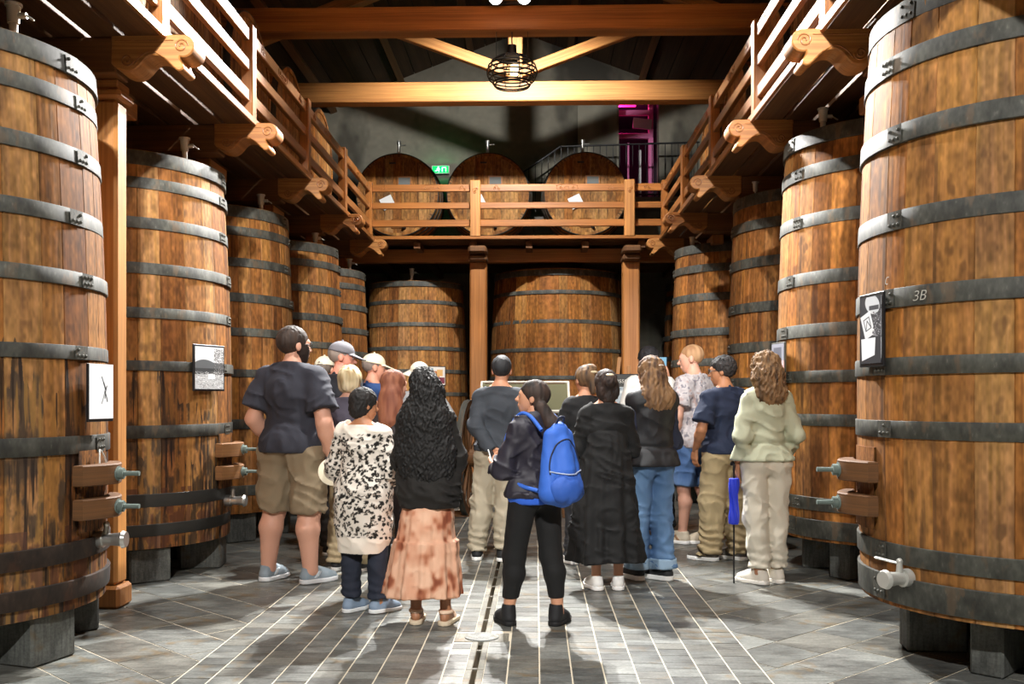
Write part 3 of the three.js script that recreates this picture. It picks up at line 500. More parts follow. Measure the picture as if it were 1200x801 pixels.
for (const s of [-1, 1]) [4.9, 6.5, 8.1, 9.7, 11.3, 12.9].forEach((Z, i) => {
  const X = s < 0 ? RLX - 0.98 : RRX + 0.98, w = ABOVE[s < 0 ? 0 : 1][i], row = s < 0 ? 'sketch sheet row' : '3B row';
  makeCask('oak cask lying on the gallery ' + w, 'casks above the ' + row, [X, DK + 0.04 + 0.1 + 0.74, -Z], s < 0 ? E : -E, 0.74, 1.1, 300 + i * 7 + s);
  solid('cask_cradle', merge([xf(cbox(0.7, 0.23, 0.22, 0.01, 0, i), [0, 0.115, -0.55]), xf(cbox(0.7, 0.23, 0.22, 0.01, 0, i), [0, 0.115, 0.55]), xf(cbox(0.7, 0.09, 0.7, 0.01, 0, i), [0, 0.045, 0])]), M.timber[2], 'timber cradle under the gallery cask ' + w, 'cradle', 'cradles above the ' + row, [X, DK + 0.04, -Z]);
});
// ---------------------------------------------------------------- iron railing, landing and stair at the far wall
{
  const g = thing('stair_landing', 'small landing and steps along the far wall behind the casks', 'stairs', null, [0, 0, 0]); const mm = std({ color: 0x6a6762, roughness: 0.8 });
  part('landing', cbox(3.6, 0.1, 0.84, 0.01), mm, g, [2.28, 4.9, -17.36]); for (let i = 0; i < 6; i++) part('step', cbox(0.28, 0.06, 0.7, 0.008), mm, g, [0.34 - i * 0.26, 4.76 - i * 0.16, -17.42]);
  const r = thing('iron_railing', 'black iron railing with upright bars on the far landing', 'railing', null, [0, 0, -17.0]);
  const pts = [[-0.75, 5.05], [0.44, 5.86], [2.9, 5.92]]; for (let k = 0; k < 2; k++) part('handrail', bar([pts[k][0], pts[k][1], 0], [pts[k + 1][0], pts[k + 1][1], 0], 0.03, 0.03), M.black, r);
  part('bottom_rail', bar([0.44, 5.0, 0], [2.9, 5.0, 0], 0.025, 0.025), M.black, r); for (let x = -0.7; x < 2.9; x += 0.115) { const t = x < 0.44 ? lerp(5.05, 5.86, (x + 0.75) / 1.19) : lerp(5.86, 5.92, (x - 0.44) / 2.46), b = x < 0.44 ? t - 0.85 : 4.95; part('bar', bar([x, b, 0], [x, t, 0], 0.014, 0.014, 0.002), M.black, r); }
}

// ================================================================ LAMPS
for (const [ks, lab] of [[[0, 1], 'twin floodlights glowing on the truss with the cage lamp'], [[2], 'single floodlight turned to the far gallery behind the cage lamp truss'], [[3, 4], 'twin floodlights on the truss over the middle of the aisle'], [[5, 6, 7, 8], 'row of four floodlights on the truss behind the photographer']]) {
  const F0 = FLOODS[ks[0]], g = thing(ks.length > 2 ? 'floodlight_row' : ks.length > 1 ? 'floodlight_pair' : 'floodlight', lab, 'floodlight', null, [CX, TT, F0[2]]), q = ks[0] === 0 ? -1 : 1;
  part('mount', xf(cbox(ks.length > 2 ? 1.1 : ks.length > 1 ? 0.46 : 0.14, 0.04, 0.14, 0.006), [0, 0.02, q * 0.185]), M.black, g);
  for (const k of ks) part('arm', bar([FLOODS[k][0] - CX, 0.03, q * 0.14], [FLOODS[k][0] - CX, F0[1] - TT + 0.08, q * 0.03], 0.03, 0.02, 0.004), M.black, g);
  for (const k of ks) {
    const f = FLOODS[k], d = new THREE.Vector3(f[3] - f[0], f[4] - f[1], f[5] - f[2]).normalize();
    const h = merge([xf(cyl(0.05, 0.085, 0.11, 20), [0, 0, 0]), xf(cyl(0.03, 0.05, 0.05, 16), [0, 0.08, 0])]); const m = part('lamp_head', h, M.black, g, [f[0] - CX, f[1] - TT, 0]);
    m.quaternion.setFromUnitVectors(new THREE.Vector3(0, -1, 0), d);
    part('lens', xf(cyl(0.075, 0.075, 0.008, 24), [0, -0.058, 0]), std({ color: 0xffffff, emissive: LAMP_COL, emissiveIntensity: 30 }), m);
  }
}
{ // wire cage pendant
  const [x, y, z] = at(600, 84, 10.95); const g = thing('pendant_lamp', 'round black wire cage pendant lamp with a lit bulb', 'lamp', null, [x, y, z]); const R = 0.28;
  const ring = (r, h) => { const t = new THREE.TorusGeometry(r, 0.009, 6, 44); t.rotateX(Math.PI / 2); t.translate(0, h, 0); return t; };
  for (const [r, h] of [[0.17, 0.15], [0.235, 0.105], [0.27, 0.06], [0.285, 0.01], [0.28, -0.04], [0.255, -0.09], [0.215, -0.135], [0.2, -0.16]]) part('cage_ring', ring(r, h), M.black, g);
  for (let i = 0; i < 10; i++) { const a = i * TAU / 10, q = (r, h) => [Math.cos(a) * r, h, Math.sin(a) * r]; part('cage_rib', tube([q(0.06, 0.19), q(0.17, 0.155), q(0.26, 0.08), q(0.288, 0), q(0.265, -0.08), q(0.2, -0.16)], 0.006, 22, 5), M.black, g); }
  part('cap', merge([xf(cyl(0.05, 0.055, 0.12, 20), [0, 0.24, 0]), xf(cyl(0.055, 0.1, 0.04, 20), [0, 0.17, 0])]), M.black, g);
  part('bulb', xf(cyl(0.05, 0.05, 0.1, 20), [0.03, 0.02, 0]), std({ color: 0xfff2dc, emissive: 0xffdfae, emissiveIntensity: 4 }), g); part('socket', xf(cyl(0.03, 0.03, 0.09, 14), [0.03, 0.12, 0]), M.black, g);
  for (const q of [-0.18, 0.18]) part('chain', bar([q, 0.14, 0], [q, TB - y, 0], 0.006, 0.006, 0.001), M.iron, g);
  part('cable', bar([0, 0.28, 0], [0, TB - y, 0], 0.014, 0.014, 0.003), M.black, g);
  const l = new THREE.PointLight(0xffd9a8, 0.3, 0, 2); l.position.set(x + 0.03, y - 0.06, z + 0.0); l.shadow.radius = 2; l.castShadow = true; scene.add(l);
}
// ================================================================ PRINTS AND SIGNS
function canvasTex(w, h, draw) { const c = document.createElement('canvas'); c.width = w; c.height = h; draw(c.getContext('2d'), w, h); const t = new THREE.CanvasTexture(c); t.colorSpace = THREE.SRGBColorSpace; return t; }
// a framed sheet bent round a vat: angle a, bottom and top heights, angular width
function vatPrint(vat, name, label, a, y0, y1, wid, tx, gap, border = 0.014, off = 0.03, mat2 = M.frame, turn = a) {
  const r = vat.R((y0 + y1) / 2) + off, w = wid, h = y1 - y0; const g = thing(name, label, name === 'paper_sheet' ? 'sheet' : 'picture', null, [vat.x + Math.sin(a) * r, y0, -(vat.z) + Math.cos(a) * r], turn);
  part('backing', xf(cbox(w, h, 0.014, 0.003), [0, h / 2, 0]), mat2, g);
  const pm = std({ map: tx, roughness: 0.45 }), pg = new THREE.BoxGeometry(w - 2 * border, h - 2 * border, 0.004); part('print', pg, [M.white, M.white, M.white, M.white, pm, M.white].length ? pm : pm, g, [0, h / 2 + gap, 0.0085]); return g;
}
const sketch = canvasTex(256, 512, (c, w, h) => { c.fillStyle = '#e9edf2'; c.fillRect(0, 0, w, h); c.strokeStyle = '#23272b'; c.lineCap = 'round'; c.lineWidth = 9; c.beginPath(); c.moveTo(130, 120); c.quadraticCurveTo(150, 180, 178, 240); c.stroke(); c.lineWidth = 14; c.beginPath(); c.moveTo(150, 175); c.quadraticCurveTo(165, 215, 170, 235); c.stroke(); c.lineWidth = 9; c.beginPath(); c.moveTo(185, 205); c.quadraticCurveTo(165, 270, 165, 320); c.stroke(); c.lineWidth = 6; c.beginPath(); c.moveTo(165, 240); c.quadraticCurveTo(150, 320, 128, 370); c.stroke(); c.lineWidth = 10; c.beginPath(); c.moveTo(165, 260); c.quadraticCurveTo(185, 310, 190, 350); c.stroke(); });
const landscape = canvasTex(512, 512, (c, w, h) => {
  c.fillStyle = '#d4d7da'; c.fillRect(0, 0, w, h); reseed(8); c.fillStyle = '#5c5f62'; c.beginPath(); c.moveTo(0, 190); c.quadraticCurveTo(150, 120, 330, 190); c.lineTo(512, 200); c.lineTo(512, 340); c.lineTo(0, 340); c.fill();
  c.fillStyle = '#3c3e40'; c.fillRect(0, 260, w, 80); for (let i = 0; i < 500; i++) { const x = 330 + rnd() * 180, y = 20 + rnd() * 300, k = 40 + rnd() * 120; c.fillStyle = `rgb(${k},${k},${k})`; c.fillRect(x, y, 10, 8); }
  c.fillStyle = '#b9bbbd'; c.fillRect(0, 335, w, 180); for (let i = 0; i < 500; i++) { const k = 90 + rnd() * 150; c.fillStyle = `rgb(${k},${k},${k})`; c.fillRect(rnd() * w, 300 + rnd() * 210, 6 + rnd() * 30, 5); } c.fillStyle = '#e9ebec'; c.fillRect(230, 330, 120, 60); });
const collage = canvasTex(256, 512, (c, w, h) => {
  c.fillStyle = '#2b2d33'; c.fillRect(0, 0, w, h); reseed(31); c.fillStyle = '#c9cdd2'; c.beginPath(); c.ellipse(150, 60, 95, 70, 0.5, 0, 7); c.fill(); c.fillStyle = '#3a3d44'; c.fillRect(110, 70, 120, 34); c.save(); c.translate(95, 210); c.rotate(-0.35); c.fillStyle = '#dfe2e6'; c.fillRect(-70, -90, 130, 190); c.strokeStyle = '#44474d'; c.lineWidth = 8; c.strokeRect(-40, -50, 70, 90); c.beginPath(); c.moveTo(-40, 40); c.lineTo(0, -30); c.lineTo(30, 40); c.stroke(); c.restore();
  for (let i = 0; i < 120; i++) { const k = 50 + rnd() * 120; c.fillStyle = `rgb(${k},${k},${k + 6})`; c.fillRect(150 + rnd() * 100, 110 + rnd() * 190, 14, 8); } c.fillStyle = '#e6eaf0'; c.beginPath(); c.moveTo(10, 320); c.lineTo(190, 315); c.lineTo(180, 450); c.lineTo(20, 490); c.fill(); });
const pinkPrint = canvasTex(256, 512, (c, w, h) => { c.fillStyle = '#8d8f9c'; c.fillRect(0, 0, w, h); c.fillStyle = '#c9a7a8'; c.fillRect(0, 190, w, 190); c.fillStyle = '#5d606c'; c.fillRect(40, 40, 170, 130); c.fillStyle = '#6c7280'; c.fillRect(20, 400, 210, 90); });
const colourPrint = canvasTex(256, 256, (c, w, h) => { c.fillStyle = '#e2dcd4'; c.fillRect(0, 0, w, h); c.fillStyle = '#b5714c'; c.fillRect(60, 60, 110, 150); c.fillStyle = '#d7ab6d'; c.fillRect(130, 40, 90, 90); c.fillStyle = '#7a3a48'; c.fillRect(150, 150, 100, 90); c.fillStyle = '#6b93a9'; c.fillRect(14, 20, 60, 60); });
vatPrint(vatL1, 'paper_sheet', 'white sheet with a dark pruning sketch on a stained vat', E - 0.02, 1.255, 1.57, 0.235, sketch, 0.008, 0.008, 0.05, M.frame, E - 0.14);
vatPrint(vatL2, 'framed_picture', 'framed black and white landscape photograph on a vat', E - 0.37, 1.44, 1.8, 0.36, landscape, 0, 0.016, 0.03);
vatPrint(vatR1, 'framed_picture', 'dark framed black and white photo collage on the 3B vat', -E + 0.16, 1.55, 1.94, 0.25, collage, 0, 0.018, 0.03);
vatPrint(vatR2, 'framed_picture', 'narrow framed pinkish print beside the pale green jacket', -E + 0.12, 1.44, 1.83, 0.28, pinkPrint, 0, 0.012, 0.05, M.iron);
vatPrint(vatB1, 'framed_picture', 'small framed colour print on the far vat behind the hats', 0.5, 1.58, 1.88, 0.3, colourPrint, 0, 0.014, 0.03);
// chalk marks on the vat
{
  const chalk = (txt, rot) => canvasTex(128, 128, (c) => { c.fillStyle = '#000'; c.fillRect(0, 0, 128, 128); c.fillStyle = '#fff'; c.font = 'italic 88px sans-serif'; c.textAlign = 'center'; c.textBaseline = 'middle'; c.fillText(txt, 64, 68); });
  for (const [txt, a, y, w, off] of [['3B', -E + 0.52, 1.9, 0.1, 0.0135], ['C', -E + 0.25, 2.0, 0.08, 0.0025]]) {
    const r = vatR1.R(y) + off + 0.001, ang = w / r, g = new THREE.CylinderGeometry(r, r, w, 6, 1, true, a - ang / 2, ang); const m = part('chalk_mark', g, std({ color: 0xb9b7ae, roughness: 1, alphaMap: chalk(txt), transparent: true }), vatR1.v, [0, y, 0]);
  }
}
{ // exit sign
  const [x, y, z] = at(516, 198, 17.7); const g = thing('exit_sign', 'small glowing green emergency exit sign on the far wall', 'sign', null, [x, y, -17.72]);
  const t = canvasTex(256, 128, (c, w, h) => { c.fillStyle = '#0d9d55'; c.fillRect(0, 0, w, h); c.fillStyle = '#eafff2'; c.fillRect(150, 24, 70, 84); c.fillStyle = '#0d9d55'; c.fillRect(164, 36, 44, 72); c.strokeStyle = '#eafff2'; c.lineWidth = 13; c.lineCap = 'round'; c.beginPath(); c.arc(96, 28, 8, 0, 7); c.stroke(); c.beginPath(); c.moveTo(94, 46); c.lineTo(84, 74); c.lineTo(108, 86); c.lineTo(102, 108); c.moveTo(84, 74); c.lineTo(66, 92); c.lineTo(44, 92); c.moveTo(94, 48); c.lineTo(118, 62); c.moveTo(94, 48); c.lineTo(68, 60); c.stroke(); });
  part('housing', cbox(0.33, 0.15, 0.06, 0.008), M.white, g); part('panel', new THREE.BoxGeometry(0.3, 0.125, 0.01), std({ map: t, emissive: 0xffffff, emissiveMap: t, emissiveIntensity: 1.4 }), g, [0, 0, 0.032]);
  const l = new THREE.PointLight(0x35e08a, 0.22, 0, 2); l.position.set(x, y, -17.58); l.castShadow = true; scene.add(l);
}
// ================================================================ DISPLAY IN THE MIDDLE
{
  const [cx, , cz] = at(615, 467, 11.3);
  const t = thing('display_case', 'slanted pale framed display case on a dark wooden stand', 'display case', null, [cx, 0, cz]); const w = 1.06;
  part('stand_top', cbox(w, 0.05, 0.5, 0.006, 0), M.beamDark, t, [0, 1.14, 0]); for (const [a, b] of [[-1, -1], [1, -1], [-1, 1], [1, 1]]) part('leg', xf(cbox(0.06, 1.12, 0.06, 0.006, 1), [0, 0.56, 0]), M.beamDark, t, [a * (w / 2 - 0.06), 0, b * 0.19]);
  part('stretcher', cbox(w - 0.12, 0.12, 0.04, 0.005, 0), M.timber[2], t, [0, 0.3, 0.19]);
  const sl = part('panel', cbox(w - 0.04, 0.02, 0.5, 0.003), std({ color: 0x6b6a4a, roughness: 0.75 }), t, [0, 1.4, -0.02], [0.72, 0, 0]); const fw = std({ color: 0xd9d6c8, roughness: 0.5 });
  for (const [x, z, a, b] of [[0, -0.26, w, 0.03], [0, 0.26, w, 0.03], [-w / 2 + 0.01, 0, 0.03, 0.52], [w / 2 - 0.01, 0, 0.03, 0.52]]) part('frame', cbox(a, 0.035, b, 0.005), fw, sl, [x, 0.005, z]);
  part('back_rest', cbox(w - 0.1, 0.42, 0.03, 0.004), M.beamDark, t, [0, 1.36, -0.2]);
  // old cart wheel, seen edge on
  const [wx, wz] = ground(549, 603); const wh = thing('cart_wheel', 'old wooden cart wheel standing upright beside the grey sweater man', 'wheel', null, [wx, 0, -wz], rad(-6)); const R = 0.68;
  const rim = new THREE.LatheGeometry([[R - 0.09, -0.03], [R, -0.03], [R, 0.03], [R - 0.09, 0.03], [R - 0.09, -0.03]].map(p => new THREE.Vector2(...p)), 48); rim.rotateZ(Math.PI / 2); part('rim', xf(toCreasedNormals(rim, 0.5), [0, R, 0]), M.beamDark, wh);
  const ty = new THREE.LatheGeometry([[R, -0.033], [R + 0.008, -0.033], [R + 0.008, 0.033], [R, 0.033]].map(p => new THREE.Vector2(...p)), 48); ty.rotateZ(Math.PI / 2); part('tyre', xf(ty, [0, R, 0]), M.iron, wh); part('hub', xf(cyl(0.09, 0.11, 0.22, 18), [0, R, 0], [0, 0, Math.PI / 2]), M.beamDark, wh);
  for (let i = 0; i < 10; i++) { const a = i * TAU / 10; part('spoke', bar([0, R + Math.cos(a) * 0.08, Math.sin(a) * 0.08], [0, R + Math.cos(a) * (R - 0.06), Math.sin(a) * (R - 0.06)], 0.04, 0.04), M.beamDark, wh); }
  part('foot_disc', xf(cyl(0.19, 0.2, 0.03, 28), [-0.06, 0.015, 0]), M.beamDark, wh);
  // dark sign board with the word and a print under it
  const [sx, sy, sz] = at(727, 445, 11.2); const sg = thing('sign_board', 'dark sign board lettered ROSSO with a pale map sheet', 'sign', null, [sx, 0, sz], 0.0);
  const st = canvasTex(512, 512, (c, W, H) => { c.fillStyle = '#3a3a38'; c.fillRect(0, 0, W, H); c.fillStyle = '#dedbd2'; c.font = '60px serif'; c.textAlign = 'center'; c.fillText('ROSSO', 250, 100); reseed(4); c.fillStyle = '#aab6bd'; c.fillRect(30, 150, 450, 340); for (let i = 0; i < 90; i++) { c.fillStyle = ['#7f94a0', '#d5dadb', '#66757e'][i % 3]; c.fillRect(30 + rnd() * 410, 150 + rnd() * 310, 40, 22); } });
  part('board', cbox(0.52, 0.5, 0.03, 0.005), M.frame, sg, [0, 1.42, 0]); part('print', new THREE.BoxGeometry(0.5, 0.48, 0.006), std({ map: st, roughness: 0.6 }), sg, [0, 1.42, 0.017]);
  for (const q of [-0.2, 0.2]) part('leg', xf(cbox(0.05, 1.2, 0.05, 0.005, 1), [0, 0.6, 0]), M.beamDark, sg, [q, 0, -0.03]); for (const [q, h, r] of [[-0.03, 0.2, -0.1], [0.1, 0.1, 0]]) part('stake', xf(cbox(0.045, h, 0.03, 0.004, 1), [0, h / 2, 0]), M.timber[0], sg, [q, 1.67, 0], [0, 0, r]);
}

// ================================================================ PEOPLE: distance fields meshed with surface nets
function netMesh(lo, hi, cell, f, colFn) {
  const nx = Math.ceil((hi[0] - lo[0]) / cell) + 2, ny = Math.ceil((hi[1] - lo[1]) / cell) + 2, nz = Math.ceil((hi[2] - lo[2]) / cell) + 2, G = new Float32Array(nx * ny * nz), B = 4, hd = B * cell * 0.87 * 1.7 + cell;
  for (let bk = 0; bk < nz; bk += B) for (let bj = 0; bj < ny; bj += B) for (let bi = 0; bi < nx; bi += B) {
    const d = f(lo[0] + (bi + B / 2) * cell, lo[1] + (bj + B / 2) * cell, lo[2] + (bk + B / 2) * cell), far = Math.abs(d) > hd;
    for (let k = bk; k < Math.min(nz, bk + B); k++) for (let j = bj; j < Math.min(ny, bj + B); j++) for (let i = bi; i < Math.min(nx, bi + B); i++)
      G[(k * ny + j) * nx + i] = far ? d : f(lo[0] + i * cell, lo[1] + j * cell, lo[2] + k * cell);
  }
  for (let k = 0; k < nz; k++) for (let j = 0; j < ny; j++) for (let i = 0; i < nx; i++) if (!i || !j || !k || i === nx - 1 || j === ny - 1 || k === nz - 1) { const q = (k * ny + j) * nx + i; if (G[q] < 0) G[q] = 0.001; }
  const id = new Int32Array(nx * ny * nz).fill(-1), P = [], C = [], U = [], I = [];
  const at3 = (i, j, k) => (k * ny + j) * nx + i;
  for (let k = 0; k < nz - 1; k++) for (let j = 0; j < ny - 1; j++) for (let i = 0; i < nx - 1; i++) {
    const o = at3(i, j, k); let m = 0; const v = [G[o], G[o + 1], G[o + nx], G[o + nx + 1], G[o + nx * ny], G[o + nx * ny + 1], G[o + nx * ny + nx], G[o + nx * ny + nx + 1]];
    for (let c = 0; c < 8; c++) if (v[c] < 0) m |= 1 << c; if (!m || m === 255) continue;
    let sx = 0, sy = 0, sz = 0, n = 0;
    for (let c = 0; c < 8; c++) for (const bit of [1, 2, 4]) if (!(c & bit)) { const e = c | bit; if ((v[c] < 0) !== (v[e] < 0)) { const t = v[c] / (v[c] - v[e]); sx += (c & 1) + (bit === 1 ? t : 0); sy += ((c >> 1) & 1) + (bit === 2 ? t : 0); sz += ((c >> 2) & 1) + (bit === 4 ? t : 0); n++; } }
    const x = lo[0] + (i + sx / n) * cell, y = lo[1] + (j + sy / n) * cell, z = lo[2] + (k + sz / n) * cell;
    id[o] = P.length / 3; P.push(x, y, z); U.push(x * 0.8 + z * 0.6, y + z * 0.2); if (colFn) C.push(...colFn(x, y, z));
  }
  const quad = (a, b, c, d, fl) => { if (a < 0 || b < 0 || c < 0 || d < 0) return; fl ? I.push(a, c, b, a, d, c) : I.push(a, b, c, a, c, d); };
  for (let k = 1; k < nz - 1; k++) for (let j = 1; j < ny - 1; j++) for (let i = 1; i < nx - 1; i++) {
    const o = at3(i, j, k), s = G[o] < 0;
    if (s !== (G[o + 1] < 0)) quad(id[o], id[o - nx], id[o - nx - nx * ny], id[o - nx * ny], s);
    if (s !== (G[o + nx] < 0)) quad(id[o], id[o - nx * ny], id[o - nx * ny - 1], id[o - 1], s);
    if (s !== (G[o + nx * ny] < 0)) quad(id[o], id[o - 1], id[o - 1 - nx], id[o - nx], s);
  }
  const g = new THREE.BufferGeometry(); g.setAttribute('position', new THREE.Float32BufferAttribute(P, 3)); g.setAttribute('uv', new THREE.Float32BufferAttribute(U, 2)); if (colFn) g.setAttribute('color', new THREE.Float32BufferAttribute(C, 3)); g.setIndex(I); g.computeVertexNormals(); return g;
}
const cone = (a, b, ra, rb, inf = 0) => { const bx = b[0] - a[0], by = b[1] - a[1], bz = b[2] - a[2], l2 = bx * bx + by * by + bz * bz + 1e-9; return { lo: [0, 1, 2].map(i => Math.min(a[i] - ra, b[i] - rb)), hi: [0, 1, 2].map(i => Math.max(a[i] + ra, b[i] + rb)), d(x, y, z) { const px = x - a[0], py = y - a[1], pz = z - a[2]; let t = (px * bx + py * by + pz * bz) / l2; t = t < 0 ? 0 : t > 1 ? 1 : t; const qx = px - bx * t, qy = py - by * t, qz = pz - bz * t; return Math.sqrt(qx * qx + qy * qy + qz * qz) - (ra + (rb - ra) * t); } }; };
const ell = (c, r) => ({ lo: [0, 1, 2].map(i => c[i] - r[i]), hi: [0, 1, 2].map(i => c[i] + r[i]), d(x, y, z) { const ax = (x - c[0]) / r[0], ay = (y - c[1]) / r[1], az = (z - c[2]) / r[2], k0 = Math.sqrt(ax * ax + ay * ay + az * az); if (k0 < 0.05) return -Math.min(...r); const bx = ax / r[0], by = ay / r[1], bz = az / r[2]; return k0 * (k0 - 1) / Math.sqrt(bx * bx + by * by + bz * bz); } });
// cone cut flat at its end b
const cutCone = (a, b, ra, rb, over = 0) => { const c = cone(a, b, ra, rb), n = [0, 1, 2].map(i => b[i] - a[i]), l = Math.hypot(...n); const m = n.map(q => q / l); return { lo: c.lo, hi: c.hi, d(x, y, z) { return Math.max(c.d(x, y, z), (x - b[0]) * m[0] + (y - b[1]) * m[1] + (z - b[2]) * m[2] - over); } }; };
function smin(list, k) { return (x, y, z) => { let d = 1e9; for (let i = 0; i < list.length; i++) { const e = list[i].d(x, y, z); if (d > 1e8) d = e; else { const h = Math.max(k - Math.abs(d - e), 0) / k; d = Math.min(d, e) - h * h * k * 0.25; } } return d; }; }
function bounds(list, pad) { const lo = [9, 9, 9], hi = [-9, -9, -9]; for (const p of list) for (let i = 0; i < 3; i++) { lo[i] = Math.min(lo[i], p.lo[i]); hi[i] = Math.max(hi[i], p.hi[i]); } return [lo.map(v => v - pad), hi.map(v => v + pad)]; }
const lin = h => { const c = new THREE.Color(h); return [c.r, c.g, c.b]; };
const vadd = (a, b, k = 1) => [a[0] + b[0] * k, a[1] + b[1] * k, a[2] + b[2] * k], vmix = (a, b, t) => [lerp(a[0], b[0], t), lerp(a[1], b[1], t), lerp(a[2], b[2], t)];
const vnorm = a => { const l = Math.hypot(...a) || 1; return a.map(q => q / l); }, vcross = (a, b) => [a[1] * b[2] - a[2] * b[1], a[2] * b[0] - a[0] * b[2], a[0] * b[1] - a[1] * b[0]];
const cloth = (col, rough = 0.85, extra = {}) => std({ color: col, roughness: rough, bumpMap: rep(fabricBump, 6, 6), bumpScale: 0.0006, ...extra });
const clothCache = {}; const clothOf = (c, r = 0.85) => clothCache[c + '_' + r] ??= cloth(c, r);
const vcol = (rough = 0.85) => clothCache['v' + rough] ??= cloth(0xffffff, rough, { vertexColors: true });
const skinMat = c => clothCache['s' + c] ??= new THREE.MeshPhysicalMaterial({ color: c, roughness: 0.55, sheen: 0.15 });
const hairMatV = clothCache.hair ??= std({ color: 0xffffff, roughness: 0.74, vertexColors: true });
const EYE_W = std({ color: 0xe9e6e0, roughness: 0.3 });

function handPrims(w, dir, pal, side, curl) {   // side: +1 right hand, -1 left
  const d = vnorm(dir), a = vnorm(vcross(d, pal).map(q => q * side)), n = vnorm(vcross(a, d).map(q => q * side)), N = vnorm(pal); const L = [];
  const pt = (u, v, q) => vadd(vadd(vadd(w, d, u), a, v), N, q);
  for (const v of [-0.026, -0.009, 0.009, 0.026]) L.push(cone(pt(0.0, v * 0.6, 0), pt(0.085, v * 1.15, 0.004), 0.015, 0.0125));
  [[-0.031, 0.78], [-0.0105, 0.95], [0.0105, 1.04], [0.031, 0.94]].forEach(([v, f]) => { let p = pt(0.086, v, 0.004), ang = curl * 0.5; for (const [len, r0, r1] of [[0.042, 0.0098, 0.009], [0.027, 0.009, 0.0082], [0.021, 0.0082, 0.0068]]) { const q = vadd(vadd(p, d, Math.cos(ang) * len * f), N, Math.sin(ang) * len * f); L.push(cone(p, q, r0, r1)); p = q; ang += curl * 0.75; } });
  let p = pt(0.022, 0.03, 0.008), ang = 0.75; for (const [len, r0, r1] of [[0.042, 0.0135, 0.011], [0.03, 0.011, 0.0095], [0.023, 0.0095, 0.0075]]) { const q = vadd(vadd(vadd(p, d, Math.cos(ang) * len), a, Math.sin(ang) * len * 0.85), N, curl * 0.25 * len); L.push(cone(p, q, r0, r1)); p = q; ang -= 0.3; }
  return L;
}
